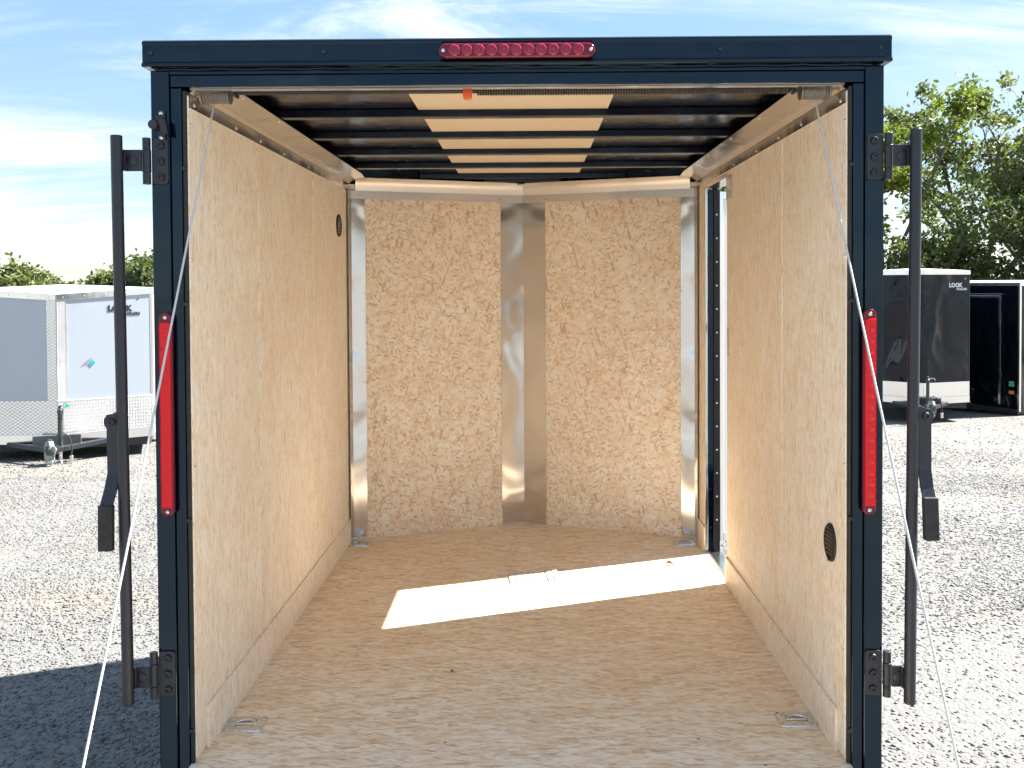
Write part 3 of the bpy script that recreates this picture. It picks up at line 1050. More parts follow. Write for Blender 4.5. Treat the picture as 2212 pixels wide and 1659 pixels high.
# ---- flow-through vents on the walls
def wall_vent(s, y, z, ry, rz):
    x = s * HW
    fr = MB()
    n = 28
    ring = []
    for rr, dx in ((1.0, 0.0), (0.98, 0.005), (0.90, 0.008), (0.84, 0.006), (0.82, 0.001)):
        ring.append([(x - s * dx, y + ry * rr * math.cos(2 * math.pi * i / n), z + rz * rr * math.sin(2 * math.pi * i / n)) for i in range(n)])
    for k in range(4):
        a = ring[k] + [ring[k][0]]
        b = ring[k + 1] + [ring[k + 1][0]]
        fr.strip(a, b)
    fr.add(ring[4], [tuple(range(n))])
    v = part('vent', fr, simple('brown_black_plastic', (0.02, 0.015, 0.012), 0.45), tr, smooth=True)
    for k in range(-3, 4):
        dz = k * 0.215
        hw_ = math.sqrt(max(0.0, 0.80 ** 2 - dz ** 2)) * 0.97
        sl = MB()
        yy, zz = ry * hw_, z + rz * dz
        sl.add([(x - s * 0.0015, y - yy, zz - 0.0022), (x - s * 0.0015, y + yy, zz - 0.0022), (x - s * 0.006, y + yy, zz + 0.0015), (x - s * 0.006, y - yy, zz + 0.0015),
                (x - s * 0.0015, y - yy, zz), (x - s * 0.0015, y + yy, zz), (x - s * 0.006, y + yy, zz + 0.0035), (x - s * 0.006, y - yy, zz + 0.0035)],
               [(0, 1, 2, 3), (7, 6, 5, 4), (0, 4, 5, 1), (1, 5, 6, 2), (2, 6, 7, 3), (3, 7, 4, 0)])
        part('slat', sl, VENT_SLAT, v)
    for dz in (-0.9, 0.9):
        inst('screw', DARK_SCREW_ME, v, facing((x - s * 0.007, y, z + rz * dz), (-s, 0, 0)) @ Matrix.Scale(0.6, 4))


VENT_SLAT = simple('brown_vent_slat', (0.30, 0.22, 0.14), 0.5)
wall_vent(-1, 1.955, 1.575, 0.052, 0.053)
wall_vent(1, 0.140, 0.560, 0.046, 0.054)


# ---- recessed tie-down plates on the floor
def tie_down(x, y, lx, ly):
    n = 24
    out = rounded(x - lx / 2, x + lx / 2, y - ly / 2, y + ly / 2, 0.006, 5)      # 24 points from (right, bottom)
    a0 = math.atan2(out[0][1] - y, out[0][0] - x)
    pl = MB()
    rim = [(a, b, 0.0005) for a, b in out]
    top = [(x + (a - x) * 0.97, y + (b - y) * 0.97, 0.004) for a, b in out]
    lip, mid, pan = [], [], []
    for a, b in out:
        an = math.atan2((b - y) / ly, (a - x) / lx)
        for lst, r, zz in ((lip, 0.35, 0.005), (mid, 0.32, -0.004), (pan, 0.22, -0.010)):
            lst.append((x + lx * r * math.cos(an), y + ly * r * math.sin(an), zz))
    rings = [rim, top, lip, mid, pan]
    for k in range(4):
        pl.strip(rings[k] + [rings[k][0]], rings[k + 1] + [rings[k + 1][0]])
    pl.add(pan, [tuple(range(len(pan)))])
    p = part('tie_down_plate', pl, STEEL, tr, smooth=True)
    pts = []
    for i in range(17):
        a = math.pi * i / 16
        pts.append((x + lx * 0.27 * math.cos(a), y - ly * 0.02 + ly * 0.20 * math.sin(a), 0.003 + 0.004 * math.sin(a)))
    pts = pts + [pts[0]]
    part('ring', MB().tube(pts, 0.0042, 10), STEEL, p, smooth=True)
    for sx_ in (-1, 1):
        for sy_ in (-1, 1):
            inst('bolt', TBOLT, p, Matrix.Translation((x + sx_ * lx * 0.40, y + sy_ * ly * 0.36, 0.004)))


_b = MB()
_b.lathe([(0.0085, 0), (0.0082, 0.002), (0.006, 0.0042), (0.002, 0.005)], (0, 0, 0), (0, 0, 1), 14)
TBOLT = _b.mesh('bolt', SCREW, True)
tie_down(-0.806, 0.232, 0.112, 0.088)
tie_down(0.812, 0.257, 0.112, 0.088)
tie_down(-0.812, 2.125, 0.108, 0.088)
tie_down(0.800, 2.130, 0.112, 0.088)

# ---- side door: jamb, opened leaf
jb = MB()
jb.box(HW - 0.002, 0.905, DOOR_Y1, DOOR_Y1 + 0.010, 0.0, DOOR_Z1)
part('door_jamb', jb, ALU_TRIM, tr)
jd = part('door_jamb', MB().box(0.884, XS + 0.004, DOOR_Y1 - 0.006, DOOR_Y1 + 0.020, -0.02, DOOR_Z1 - 0.004), BLACK, tr, 0.002)
part('door_seal', MB().box(0.910, XS + 0.004, DOOR_Y1 - 0.016, DOOR_Y1 - 0.0065, 0.004, DOOR_Z1 - 0.012), simple('black_jamb_rubber', (0.004, 0.004, 0.006), 0.45), tr, 0.002)
for k in range(14):
    screw((0.924, DOOR_Y1 - 0.0165, 0.16 + k * 0.112), (0, -1, 0), tr, RIVET_ME, 'rivet')
for k in range(9):
    screw((0.895, DOOR_Y1 - 0.0065, 0.12 + k * 0.185), (0, -1, 0), tr, DARK_SCREW_ME, s=0.5)
part('door_jamb', MB().box(0.882, XS + 0.004, DOOR_Y0 - 0.020, DOOR_Y0 - 0.003, -0.02, DOOR_Z1), BLACK, tr, 0.002)
part('door_head', MB().box(HW - 0.002, XS + 0.004, DOOR_Y0, DOOR_Y1, DOOR_Z1 - 0.002, DOOR_Z1 + 0.016), ALU_COVE, tr, 0.001)
part('door_sill', MB().box(HW + 0.0105, XS + 0.012, DOOR_Y0, DOOR_Y1, -0.018, 0.006), ALU, tr, 0.002)
part('latch_plate', MB().box(HW - 0.003, HW - 0.0005, DOOR_Y0 - 0.105, DOOR_Y0 - 0.006, 1.645, 1.742), ALU, tr, 0.001)
part('strike_plate', MB().box(HW - 0.002, HW - 0.0005, DOOR_Y0 - 0.045, DOOR_Y0 - 0.015, 0.98, 1.10), ALU_COVE, tr)
TH = math.radians(113)
DW = 0.50
HX, HY = XS + 0.006, DOOR_Y1 + 0.006
ddir = Vector((math.sin(TH), -math.cos(TH), 0))
dnrm = Vector((-math.cos(TH), -math.sin(TH), 0))         # inner face outward normal
DM = Matrix(((ddir.x, -dnrm.x, 0, HX), (ddir.y, -dnrm.y, 0, HY), (0, 0, 1, 0), (0, 0, 0, 1)))


def dpart(name, mb, mat, parent=None, **kw):
    o = part(name, mb, mat, parent or tr, **kw)
    if parent is None:
        o.matrix_basis = DM
    return o


leaf = dpart('side_door', MB().box(0.004, DW, 0.006, 0.034, 0.05, DOOR_Z1 - 0.014), BLACK, bevel=0.002)
part('inner_panel', MB().box(0.022, DW - 0.03, 0.002, 0.0055, 0.085, DOOR_Z1 - 0.05), WHITE_PANEL, leaf)
part('door_edge', MB().box(0.003, 0.021, -0.001, 0.0055, 0.05, DOOR_Z1 - 0.014).box(DW - 0.029, DW, -0.001, 0.0055, 0.05, DOOR_Z1 - 0.014)
     .box(0.0215, DW - 0.0295, -0.001, 0.0055, 0.05, 0.084).box(0.0215, DW - 0.0295, -0.001, 0.0055, DOOR_Z1 - 0.049, DOOR_Z1 - 0.014), ALU_BRIGHT, leaf, 0.001)

# ---- wheels under the body, beside the side walls
for s in (-1, 1):
    wx = s * 1.07
    wh = part('wheel', MB().lathe([(0.12, -0.085), (0.25, -0.092), (0.305, -0.082), (0.318, -0.05), (0.318, 0.05), (0.305, 0.082), (0.25, 0.092), (0.12, 0.085)], (wx, 1.15, -0.173), (1, 0, 0), 36), RUBBER, tr, smooth=True)
    part('rim', MB().lathe([(0.02, -0.096), (0.06, -0.098), (0.09, -0.07), (0.17, -0.066), (0.185, -0.095), (0.19, -0.095), (0.19, 0.095), (0.02, 0.095)], (wx, 1.15, -0.173), (s * -1, 0, 0), 24), STEEL, wh, smooth=True)
    fd = MB()
    arc = []
    for i in range(13):
        a = math.radians(180 * i / 12)
        arc.append((1.15 + 0.40 * math.cos(a), -0.17 + 0.40 * math.sin(a)))
    fd.strip([(s * 0.94, y, z) for y, z in arc], [(s * 1.18, y, z) for y, z in arc])
    part('fender', fd, BLACK, tr, smooth=True)

# ================================================================ small things on the floor
leafl = thing('instruction_leaflet', 'white folded instruction leaflet lying in the sunlit patch on the floor', 'leaflet', (0.04, 1.595, 0.002), math.radians(8))
lf = MB()
rows = []
for i in range(9):
    x = -0.11 + 0.0275 * i
    zz = 0.0015 + 0.0006 * math.sin(i * 0.8) + (0.004 * (i - 6) if i > 6 else 0)
    rows.append([(x, -0.068, zz), (x + 0.004, 0.0, zz + 0.002), (x + 0.006, 0.072, zz * 0.8)])
for i in range(8):
    lf.strip(rows[i], rows[i + 1])
lo = part('sheet', lf, PAPER, leafl, smooth=True)
sm = lo.modifiers.new('thick', 'SOLIDIFY')
sm.thickness = 0.0012
for k in range(4):
    part('print_line', MB().add([(-0.085, -0.045 + k * 0.021, 0.0045), (0.04 - 0.02 * (k % 2), -0.045 + k * 0.021, 0.0045), (0.04 - 0.02 * (k % 2), -0.036 + k * 0.021, 0.0045), (-0.085, -0.036 + k * 0.021, 0.0045)], [(0, 1, 2, 3)]), INK, leafl)


def dry_leaf(x, y, rz, sc, label):
    t = thing('dry_leaf', label, 'leaf', (x, y, 0.001), rz, 'withered leaves blown onto the trailer floor')
    m = MB()
    a, b, c = [], [], []
    for i in range(9):
        u = i / 8
        w = 0.42 * math.sin(math.pi * u) ** 0.8 + 0.01
        z = 0.25 * math.sin(math.pi * u * 1.3) + 0.02
        a.append(((u - 0.5) * sc, -w * sc * 0.55, (z + 0.30 * w) * sc))
        b.append(((u - 0.5) * sc, 0, max(0.01, z * 0.5) * sc))
        c.append(((u - 0.5) * sc, w * sc * 0.5, (z * 0.8 + 0.55 * w) * sc))
    m.strip(a, b)
    m.strip(b, c)
    o = part('blade', m, DRYLEAF, t, smooth=True)
    part('stem', MB().tube([(-0.5 * sc, 0, 0.01 * sc), (-0.75 * sc, 0.03 * sc, 0.03 * sc), (-1.05 * sc, 0.0, 0.02 * sc)], 0.025 * sc, 6), DRYLEAF, t, smooth=True)


dry_leaf(0.672, 1.775, math.radians(5), 0.045, 'small curled reddish brown leaf in the sun patch by the side door')
dry_leaf(-0.230, 0.600, math.radians(40), 0.018, 'tiny dark shrivelled leaf in the middle of the shaded floor')


# ================================================================ trailers parked behind
def text_mesh(body, size, mat, bold=0.0, extrude=0.002, spacing=1.0):
    c = bpy.data.curves.new('lettering', 'FONT')
    c.body = body
    c.size = size
    c.offset = bold
    c.extrude = extrude
    c.space_character = spacing
    c.resolution_u = 3
    o = bpy.data.objects.new('tmp_text', c)
    COL.objects.link(o)
    dg = bpy.context.evaluated_depsgraph_get()
    me = bpy.data.meshes.new_from_object(o.evaluated_get(dg))
    bpy.data.objects.remove(o)
    me.materials.clear()
    me.materials.append(mat)
    xs_ = [v.co.x for v in me.vertices]
    return me, min(xs_), max(xs_)


def v_nose_trailer(label, apex, yaw, w, dn, zb, zt, length, skin, roofmat, guard_h, letter_mat, letter_face, dip, plate_corner, trim_mat):
    """apex = point on the ground under the nose tip; nose points to local -Y"""
    T = thing('enclosed_trailer', label, 'trailer', apex, yaw, 'enclosed trailers parked across the yard')
    hw = w / 2
    fl = math.hypot(hw, dn)
    fa = math.atan2(dn, hw)
    faces = {}
    for s in (-1, 1):
        d = Vector((s * math.cos(fa), math.sin(fa), 0))       # from apex to side corner
        n = Vector((s * math.sin(fa), -math.cos(fa), 0))      # outward
        faces[s] = (d, n)

        def P(u, off, z):
            return tuple(d * u + n * off + Vector((0, 0, z)))

        def slab(u0, u1, o0, o1, z0, z1a, z1b):
            vs = [P(u0, o0, z0), P(u1, o0, z0), P(u1, o1, z0), P(u0, o1, z0), P(u0, o0, z1a), P(u1, o0, z1b), P(u1, o1, z1b), P(u0, o1, z1a)]
            return MB().add(vs, [(0, 3, 2, 1), (4, 5, 6, 7), (0, 1, 5, 4), (1, 2, 6, 5), (2, 3, 7, 6), (3, 0, 4, 7)])
        part('nose_panel', slab(0.0, fl, -0.03, 0.0, zb, zt - 0.07 - dip, zt - 0.07), skin, T)
        # top trim rail
        part('top_rail', slab(0.0, fl + 0.012, -0.02, 0.014, zt - 0.075, zt, zt).add([], []) if dip == 0 else
             MB().add([P(0, -0.02, zt - 0.075 - dip), P(fl + .012, -0.02, zt - 0.075), P(fl + .012, 0.014, zt - 0.075), P(0, 0.014, zt - 0.075 - dip),
                       P(0, -0.02, zt - dip), P(fl + .012, -0.02, zt), P(fl + .012, 0.014, zt), P(0, 0.014, zt - dip)],
                      [(0, 3, 2, 1), (4, 5, 6, 7), (0, 1, 5, 4), (1, 2, 6, 5), (2, 3, 7, 6), (3, 0, 4, 7)]), trim_mat, T, 0.004)
        for k in range(5):
            u = 0.08 + k * (fl - 0.16) / 4
            inst('screw', SCREW_ME, T, facing(P(u, 0.0145, zt - 0.04 - dip * (1 - u / fl)), n) @ Matrix.Scale(1.6, 4))
        # stone guard of bright metal
        gm = part('stone_guard', slab(0.0, fl + 0.004, 0.001, 0.007, zb + 0.11, zb + guard_h, zb + guard_h), ALU_PLATE if plate_corner else ALU_BRIGHT, T)
        part('lower_rail', slab(0.0, fl + 0.006, 0.0012, 0.012, zb - 0.01, zb + 0.108, zb + 0.108), trim_mat, T, 0.004)
        # vertical strip at the nose edge
        if plate_corner:
            part('nose_edge_plate', slab(0.0, 0.115, 0.001, 0.006, zb + guard_h + 0.002, zt - 0.077 - dip, zt - 0.077 - dip * 0.9), ALU_PLATE, T)
        else:
            for k in range(12):
                inst('screw', DARK_SCREW_ME, T, facing(P(0.055, 0.001, zb + guard_h + 0.06 + k * 0.115), n) @ Matrix.Scale(1.1, 4))
        # bright strip on the side corner, and side wall behind it
        c0 = d * fl
        part('corner_post', MB().cyl((c0.x - s * 0.012, c0.y + 0.012, zb), (c0.x - s * 0.012, c0.y + 0.012, zt - 0.075), 0.022, 14), trim_mat if plate_corner else skin, T, smooth=True)
        xx = s * hw
        part('side_wall', MB().box(min(xx, xx - s * 0.03), max(xx, xx - s * 0.03), dn + 0.02, dn + length, zb, zt - 0.07), skin, T)
        part('side_rail', MB().box(min(xx + s * 0.012, xx - s * 0.03), max(xx + s * 0.012, xx - s * 0.03), dn + 0.02, dn + length, zt - 0.069, zt), trim_mat, T, 0.004)
        part('lower_rail', MB().box(min(xx + s * 0.01, xx - s * 0.03), max(xx + s * 0.01, xx - s * 0.03), dn + 0.02, dn + length, zb - 0.01, zb - 0.001), trim_mat, T)
        # wheel and fender
        wy = dn + length * 0.55
        wx = s * (hw + 0.02)
        wh = part('wheel', MB().lathe([(0.11, -0.08), (0.25, -0.09), (0.30, -0.08), (0.315, -0.05), (0.315, 0.05), (0.30, 0.08), (0.25, 0.09), (0.11, 0.08)], (wx, wy, 0.312), (1, 0, 0), 28), RUBBER, T, smooth=True)
        part('rim', MB().lathe([(0.02, 0.09), (0.06, 0.095), (0.1, 0.07), (0.18, 0.085), (0.19, 0.088)], (wx, wy, 0.312), (s, 0, 0), 20), STEEL, wh, smooth=True)
        fd = MB()
        arc = [(wy + 0.40 * math.cos(math.radians(15 * i)), 0.312 + 0.40 * math.sin(math.radians(15 * i))) for i in range(13)]
        fd.strip([(s * hw, y, z) for y, z in arc], [(s * (hw + 0.16), y, z) for y, z in arc])
        fo = part('fender', fd, trim_mat if plate_corner else POWDER, T, smooth=True)
    part('rear_wall', MB().box(-hw + 0.032, hw - 0.032, dn + length - 0.03, dn + length, zb, zt - 0.07), skin, T)
    rf = MB()
    ro = [(0, -0.005, zt - dip + 0.002), (hw, dn, zt + 0.002), (hw, dn + length, zt + 0.002), (-hw, dn + length, zt + 0.002), (-hw, dn, zt + 0.002)]
    crown = [(0, dn + 0.15, zt + 0.05), (0, dn + length, zt + 0.05)]
    rf.add(ro + crown, [(0, 1, 5), (0, 5, 4), (1, 2, 6, 5), (5, 6, 3, 4), (2, 3, 6)])
    part('roof', rf, roofmat, T)
    part('floor_frame', MB().box(-hw + 0.04, hw - 0.04, dn, dn + length - 0.04, zb - 0.12, zb - 0.012), POWDER, T)
    # tongue, coupler, jack
    tg = MB()
    for s in (-1, 1):
        a, b = Vector((s * hw * 0.62, dn * 0.9, zb - 0.01)), Vector((s * 0.05, -0.42, zb - 0.01))
        tg.tube([a, b], 0.04, 4)
    tg.box(-0.07, 0.07, -0.56, -0.36, zb - 0.05, zb + 0.035)
    part('tongue', tg, POWDER, T, 0.004)
    cb = MB()
    cb.lathe([(0.02, 0), (0.05, 0.02), (0.062, 0.07), (0.052, 0.12), (0.02, 0.14)], (0, -0.60, zb - 0.055), (0, 0, 1), 16)
    part('coupler', cb, GREEN_JACK, T, smooth=True)
    jx = 0.07 if plate_corner else 0.0
    jk = MB()
    jk.cyl((jx, -0.30, zb - 0.03), (jx, -0.30, zb + 0.40), 0.028, 16)
    jk.lathe([(0.034, 0), (0.034, 0.05), (0.02, 0.065), (0.02, 0.10), (0.012, 0.105)], (jx, -0.30, zb + 0.40), (0, 0, 1), 14)
    j = part('jack', jk, GREEN_JACK, T, smooth=True)
    part('jack_leg', MB().cyl((jx, -0.30, 0.03), (jx, -0.30, zb - 0.03), 0.021, 14), STEEL, j, smooth=True)
    part('jack_foot', MB().lathe([(0.07, 0.0), (0.07, 0.012), (0.025, 0.03)], (jx, -0.30, 0.012), (0, 0, 1), 16), STEEL, j, smooth=True)
    part('crank', MB().tube([(jx, -0.30, zb + 0.47), (jx + 0.10, -0.32, zb + 0.475), (jx + 0.115, -0.32, zb + 0.44)], 0.008, 8), STEEL, j, smooth=True)
    # crumpled bag over the coupler
    rng = random.Random(5)
    bg = MB()
    prof = [(0.015, -0.15), (0.035, -0.13), (0.05, -0.07), (0.06, 0.0), (0.055, 0.06), (0.03, 0.11), (0.01, 0.13)]
    bg.lathe(prof, (0.0, -0.60, zb + 0.01), (0, 0, 1), 14)
    bg.v = [(x + rng.uniform(-0.022, 0.022), y + rng.uniform(-0.022, 0.022), z + rng.uniform(-0.015, 0.015)) for x, y, z in bg.v]
    part('coupler_bag', bg, PLASTIC_BAG, T)
    # breakaway wire and plug
    wr = part('wiring', MB().tube([(0.02, -0.20, zb + 0.13), (0.10, -0.30, zb + 0.17), (0.18, -0.36, zb + 0.12), (0.205, -0.38, zb + 0.0), (0.20, -0.40, zb - 0.09)], 0.008, 8), RUBBER, T, smooth=True)
    part('plug', MB().cyl((0.20, -0.40, zb - 0.09), (0.20, -0.40, zb - 0.18), 0.024, 14), STEEL, wr, 0.003, True)
    part('safety_chain', MB().tube([(-0.05 + 0.012 * math.sin(k * 2.0), -0.55 + 0.012 * math.cos(k * 2.0), zb - 0.02 - 0.016 * k) for k in range(14)], 0.010, 6), STEEL, T, smooth=True)
    # front cross member seen under the nose
    part('front_plate', MB().box(-0.27, 0.27, -0.085, -0.06, zb - 0.02, zb + 0.115), simple('grey_cross_member', (0.12, 0.12, 0.115), 0.5) if plate_corner else POWDER, T, 0.003)
    # lettering on one nose face
    s = letter_face
    d, n = faces[s]
    # text frame: x to the viewer's right seen from outside
    ex = d if s > 0 else -d
    u1 = fl - (0.145 if plate_corner else 0.06)
    for body, size, dz, bold, right, sp_ in (('LOOK', 0.098, -0.215, 0.006, u1 - 0.09 if s > 0 else 0, 1.05), ('TRAILERS', 0.050, -0.268, 0.0022, u1 if s > 0 else 0, 1.12)):
        me, x0, x1 = text_mesh(body, size, letter_mat, bold, 0.0015, sp_)
        org = d * right + n * 0.004 + Vector((0, 0, zt - 0.075 + dz))
        Mx = Matrix(((ex.x, 0, n.x, org.x), (ex.y, 0, n.y, org.y), (0, 1, 0, org.z), (0, 0, 0, 1)))
        o = inst('lettering', me, T, Mx @ Matrix.Translation((-x1, 0, 0)))
    sw = MB().add([tuple(d * (u1 - 0.055) + n * 0.0025 + Vector((0, 0, zt - 0.165))), tuple(d * (u1 - 0.015) + n * 0.0025 + Vector((0, 0, zt - 0.120))),
                   tuple(d * (u1 - 0.022) + n * 0.0025 + Vector((0, 0, zt - 0.150)))], [(0, 1, 2)])
    part('swoosh', sw, letter_mat, T)
    return T, faces, fl


# white trailer on the left
ya = 8.90
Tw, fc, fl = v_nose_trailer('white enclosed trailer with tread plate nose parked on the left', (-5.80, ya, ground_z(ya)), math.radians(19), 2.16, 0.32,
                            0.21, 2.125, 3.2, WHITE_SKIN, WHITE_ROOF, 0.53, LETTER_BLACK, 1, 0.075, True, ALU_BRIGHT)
d, n = fc[1]
for (u, z, mat, sc) in ((0.40, 1.19, STICKER_BLUE, 1.0), (0.10, 0.67, STICKER_TEAL, 0.8)):
    c = d * u + n * 0.0085 + Vector((0, 0, z))
    def q(a, b):
        return tuple(c + d * a * sc + Vector((0, 0, b * sc)))
    stk = part('sticker', MB().add([q(-0.035, 0.0), q(0.0, -0.045), q(0.04, 0.0), q(0.0, 0.035)], [(0, 1, 2, 3)]), mat, Tw)
    part('sticker_wing', MB().add([q(-0.115, -0.03), q(-0.04, 0.01), q(0.02, 0.065), q(-0.06, 0.03)], [(0, 1, 2, 3)]), STICKER_GREY, stk)
# spare plates on its lower face, mesh-like tread panels
# charcoal trailer on the right
yb = 13.5
v_nose_trailer('charcoal grey enclosed trailer with bright lower guard parked on the right', (6.80, yb, ground_z(yb)), math.radians(-10), 1.72, 0.47,
               0.33, 2.63, 3.4, DARK_SKIN, WHITE_ROOF, 0.36, LETTER_WHITE, 1, 0.0, False, ALU_BRIGHT)


# black trailer at the right edge, seen from its side
def side_trailer():
    A = Vector((9.18, 14.9, 0))            # near rear corner on the ground plan
    B = Vector((8.745, 15.7, 0))
    dr = (B - A).normalized()
    yaw = math.atan2(dr.y, dr.x) - math.pi / 2
    zg = ground_z(14.9)
    T = thing('enclosed_trailer', 'glossy black enclosed trailer with a silver framed side door at the right edge', 'trailer',
              (A.x, A.y, zg), yaw, 'enclosed trailers parked across the yard')
    zb, zt, ln, w = 0.12, 2.50, 3.0, 2.0
    part('side_wall', MB().box(0, 0.03, 0.03, ln, zb, zt - 0.07), BLACK_SKIN, T)
    part('side_wall', MB().box(w - 0.03, w, 0.03, ln, zb, zt - 0.07), BLACK_SKIN, T)
    part('end_wall', MB().box(0.04, w - 0.04, 0.0, 0.03, zb, zt - 0.07), BLACK_SKIN, T)
    part('front_wall', MB().box(0.031, w - 0.031, ln - 0.03, ln, zb, zt - 0.07), BLACK_SKIN, T)
    for y in (0.0, ln - 0.04):
        part('corner_post', MB().box(-0.012, 0.039, y - 0.012, y + 0.029, zb - 0.04, zt - 0.07), ALU_BRIGHT, T, 0.004)
        part('corner_post', MB().box(w - 0.039, w + 0.012, y - 0.012, y + 0.029, zb - 0.04, zt - 0.07), ALU_BRIGHT, T, 0.004)
    part('top_rail', MB().box(-0.015, w + 0.015, -0.015, ln + 0.015, zt - 0.069, zt), ALU_BRIGHT, T, 0.006)
    part('roof', MB().prism([(0, zt + 0.001), (w, zt + 0.001), (w * 0.75, zt + 0.035), (w / 2, zt + 0.045), (w * 0.25, zt + 0.035)], 0, ln, lambda a, b, d: (a, d, b)), WHITE_ROOF, T)
    part('lower_rail', MB().box(-0.008, 0.03, 0.03, ln, zb - 0.04, zb - 0.001), POWDER, T)
    dr_ = part('side_door', MB().box(-0.012, -0.001, 0.42, 1.18, zb + 0.10, 2.20), BLACK_SKIN, T, 0.003)
    part('door_frame', MB().box(-0.02, -0.002, 0.375, 0.415, zb + 0.06, 2.25).box(-0.02, -0.002, 1.185, 1.225, zb + 0.06, 2.25)
         .box(-0.02, -0.002, 0.416, 1.184, 2.205, 2.25), ALU_BRIGHT, dr_, 0.003)
    part('drip_cap', MB().box(-0.035, -0.001, 0.33, 1.27, 2.27, 2.285), ALU_BRIGHT, dr_, 0.002)
    mk = part('marker_light', MB().box(-0.02, -0.001, 0.10, 0.20, zb + 0.28, zb + 0.34), simple('amber_lens', (0.7, 0.28, 0.05), 0.2), T, 0.004)
    part('marker_light', MB().box(-0.02, -0.001, 0.10, 0.20, zb + 0.42, zb + 0.52), simple('green_tag', (0.12, 0.35, 0.18), 0.4), T, 0.004)
    for xx in (-0.02, w - 0.16):
        wh = part('wheel', MB().lathe([(0.11, -0.08), (0.25, -0.09), (0.30, -0.08), (0.315, -0.05), (0.315, 0.05), (0.30, 0.08), (0.25, 0.09), (0.11, 0.08)], (xx + 0.12, 2.1, 0.312), (1, 0, 0), 28), RUBBER, T, smooth=True)
        part('rim', MB().lathe([(0.02, 0.09), (0.06, 0.095), (0.1, 0.07), (0.18, 0.085), (0.19, 0.088)], (xx + 0.12, 2.1, 0.312), (-1, 0, 0), 20), STEEL, wh, smooth=True)
    # ramp lying low behind it
    part('axle', MB().cyl((0.1, 2.1, 0.312), (w - 0.1, 2.1, 0.312), 0.03, 10), POWDER, T, smooth=True)
    part('floor_frame', MB().box(0.04, w - 0.04, 0.05, ln - 0.05, zb - 0.10, zb - 0.002), POWDER, T)


side_trailer()


# ================================================================ trees
def leaf_mat(name, c0, c1, c2):
    m = NT(name)
    geo = m.n('ShaderNodeNewGeometry')
    rnd = geo.outputs['Random Per Island']
    c = m.coord()
    col = m.mix(rnd, c0, c1)
    col = m.mix(m.range(m.noise(c, 0.9, 3), 0.45, 0.7, 0, 0.6), col, c2)
    m.set(Base_Color=col, Roughness=0.55, Specular_IOR_Level=0.3)
    tr_ = m.n('ShaderNodeBsdfTranslucent')
    m.put(tr_.inputs['Color'], m.mix(0.5, col, (0.16, 0.22, 0.02)))
    mx = m.n('ShaderNodeMixShader')
    mx.inputs[0].default_value = 0.42
    m.put(mx.inputs[1], m.bsdf.outputs[0])
    m.put(mx.inputs[2], tr_.outputs[0])
    m.put(m.t.nodes['Material Output'].inputs[0], mx.outputs[0])
    return m.mat


LEAF_A = leaf_mat('green_leaves', (0.055, 0.085, 0.030), (0.15, 0.185, 0.075), (0.18, 0.20, 0.07))
LEAF_B = leaf_mat('yellow_green_leaves', (0.07, 0.12, 0.015), (0.17, 0.22, 0.03), (0.20, 0.22, 0.03))
LEAF_C = leaf_mat('grey_green_leaves', (0.05, 0.07, 0.033), (0.10, 0.13, 0.06), (0.12, 0.14, 0.06))
BARK = simple('bark', (0.10, 0.085, 0.07), 0.9, 0, 0.4, 6, bump=0.8, bscale=25)


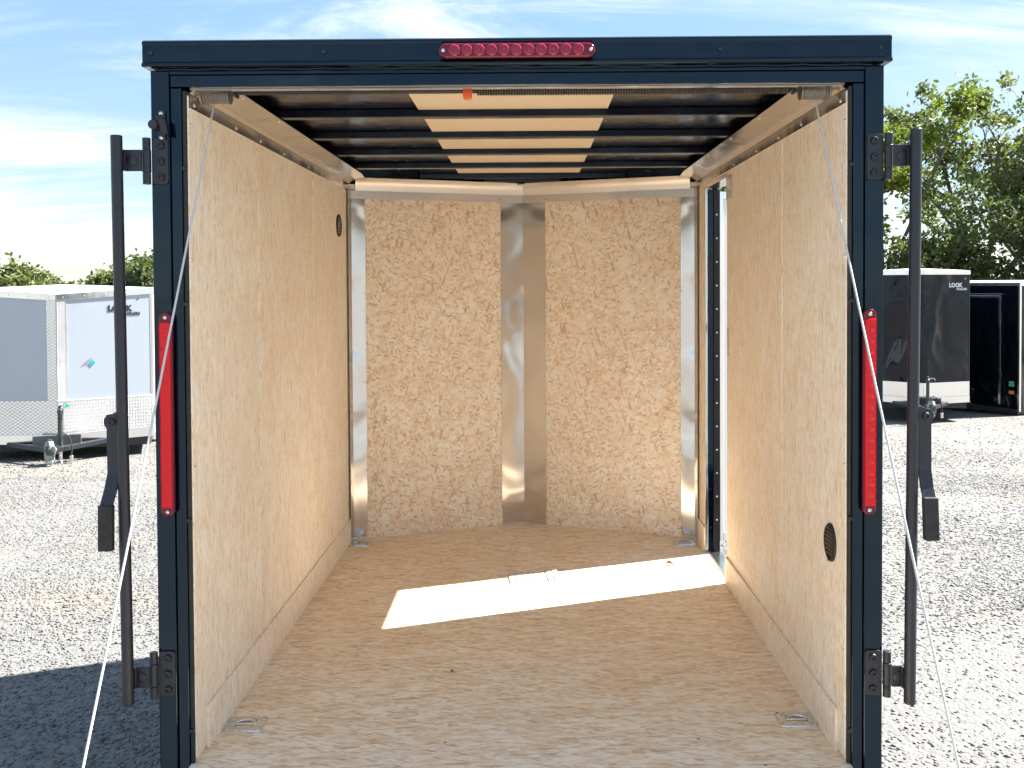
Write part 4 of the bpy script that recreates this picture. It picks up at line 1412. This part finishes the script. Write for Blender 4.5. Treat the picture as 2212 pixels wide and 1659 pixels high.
def make_tree(label, x, y, h, spread, crown0, nleaf, lsize, mat, seed, forks=5, trunk_r=0.13, dense=1.0, group='trees along the yard edge', up=0.55, name='broadleaf_tree', thin=0.30):
    rng = np.random.default_rng(seed)
    zg = ground_z(y)
    T = thing(name, label, 'tree', (x, y, zg), rng.uniform(0, 6.28), group)
    br = MB()
    tips = []

    def grow(p, d, ln, r, depth):
        n = 5
        pts, rs = [p], [r]
        dd = d.copy()
        q = p.copy()
        for k in range(n):
            dd = (dd + Vector(rng.normal(0, 0.13, 3)) + Vector((0, 0, 0.05))).normalized()
            q = q + dd * (ln / n)
            pts.append(q.copy())
            rs.append(r * (1 - 0.55 * (k + 1) / n))
            if depth >= 2:
                tips.append((q.copy(), 0.55 + 0.45 * k / n))
            if depth < 3 and k >= 1:
                m = 1 if rng.random() < 0.75 else 2
                for _ in range(m if depth else 1):
                    a = rng.uniform(0, 6.283)
                    side = Vector((math.cos(a), math.sin(a), up * rng.uniform(0.2, 1.3))).normalized()
                    nd = (dd * 0.55 + side * 0.85).normalized()
                    grow(q.copy(), nd, ln * rng.uniform(0.42, 0.66) * (spread if depth == 0 else 1), rs[-1] * 0.6, depth + 1)
        tips.append((q.copy(), 1.0))
        br.tube(pts, rs, 6 if depth < 2 else 4, caps=False)

    base = Vector((0, 0, -0.05))
    br.tube([base, Vector((0.02, 0.01, h * crown0 * 0.5)), Vector((0.0, 0.05, h * crown0))], [trunk_r * 1.25, trunk_r, trunk_r * 0.9], 10)
    for k in range(forks):
        a = 6.283 * k / forks + rng.uniform(-0.4, 0.4)
        lean = rng.uniform(0.15, 0.55) * spread
        d = Vector((math.cos(a) * lean, math.sin(a) * lean, 1)).normalized()
        grow(Vector((0, 0.05, h * crown0 * rng.uniform(0.8, 1.0))), d, h * (1 - crown0) * rng.uniform(0.65, 0.98), trunk_r * 0.6, 0)
    part('trunk', br, BARK, T, smooth=True)
    tp = np.array([tuple(t[0]) for t in tips])
    n = nleaf
    keep = tp[rng.random(len(tp)) < thin]
    tp = keep if len(keep) > 20 else tp
    idx = rng.integers(0, len(tp), n)
    cl = rng.normal(0, 1, (n, 3))
    pos = tp[idx] + cl * (0.17 * dense) * np.array([1, 1, 0.7])
    pos = pos[pos[:, 2] > h * 0.06]
    n = len(pos)
    s = lsize * rng.uniform(0.55, 1.3, n)
    nr = rng.normal(0, 1, (n, 3)) + np.array([0, 0, 0.7])
    nr /= np.linalg.norm(nr, axis=1)[:, None]
    t = np.cross(nr, rng.normal(0, 1, (n, 3)))
    t /= np.linalg.norm(t, axis=1)[:, None]
    b = np.cross(nr, t)
    V = np.empty((n, 6, 3))
    bend = nr * (s * 0.12)[:, None]
    T1, B1 = t * s[:, None], b * s[:, None] * 0.55
    V[:, 0] = pos - T1
    V[:, 1] = pos - T1 * 0.2 + B1 + bend
    V[:, 2] = pos + T1 * 0.55 + B1 * 0.6 + bend * 0.6
    V[:, 3] = pos + T1 * 1.05
    V[:, 4] = pos + T1 * 0.55 - B1 * 0.6 + bend * 0.6
    V[:, 5] = pos - T1 * 0.2 - B1 + bend
    me = bpy.data.meshes.new('crown')
    me.vertices.add(n * 6)
    me.vertices.foreach_set('co', V.reshape(-1))
    f = (np.arange(6)[None] + (np.arange(n) * 6)[:, None]).reshape(-1)
    me.loops.add(len(f))
    me.loops.foreach_set('vertex_index', f)
    me.polygons.add(n)
    me.polygons.foreach_set('loop_start', np.arange(0, len(f), 6))
    me.polygons.foreach_set('loop_total', np.full(n, 6))
    me.update()
    me.validate()
    me.materials.append(mat)
    part('crown', me, None, T)
    return T


make_tree('tallest loose-crowned tree above the charcoal trailer', 13.0, 24.0, 8.3, 0.85, 0.30, 10500, 0.078, LEAF_A, 11, 5, 0.15, 0.85, thin=0.10)
make_tree('slim yellow-green tree just right of the open trailer', 9.7, 23.0, 7.2, 0.4, 0.36, 5200, 0.085, LEAF_B, 12, 4, 0.10, 0.9, thin=0.12)
make_tree('broad leafy tree at the right edge behind the black trailer', 15.6, 24.5, 5.6, 0.95, 0.20, 11500, 0.078, LEAF_A, 13, 6, 0.14, 0.9, thin=0.13)
make_tree('bushy low tree between the two right hand trailers', 13.4, 21.5, 3.6, 0.95, 0.10, 9000, 0.075, LEAF_C, 14, 7, 0.09)
make_tree('low bushy tree rising behind the charcoal trailer roof', 10.9, 22.5, 3.0, 0.9, 0.10, 9000, 0.08, LEAF_A, 15, 6, 0.08)
make_tree('tree glimpsed through the open side door', 5.9, 25.0, 4.4, 0.8, 0.25, 6000, 0.09, LEAF_A, 16, 5, 0.12)
far = 'far trees above the white trailer'
make_tree('round yellow-green far tree at the left edge', -34.6, 60.0, 2.5, 1.15, 0.08, 9000, 0.17, LEAF_A, 21, 8, 0.16, 1.8, far)
make_tree('small dark far tree next to the left edge tree', -31.4, 60.0, 1.9, 1.0, 0.08, 6000, 0.15, LEAF_C, 22, 8, 0.14, 1.6, far)
make_tree('wide far tree left of the lock bar', -28.6, 61.0, 2.6, 1.15, 0.08, 9000, 0.17, LEAF_A, 23, 8, 0.16, 1.8, far)
make_tree('rounded grey-green far tree beside the left post', -25.2, 60.0, 3.3, 1.0, 0.08, 12000, 0.17, LEAF_C, 24, 9, 0.18, 1.8, far)

bpy.context.view_layer.update()
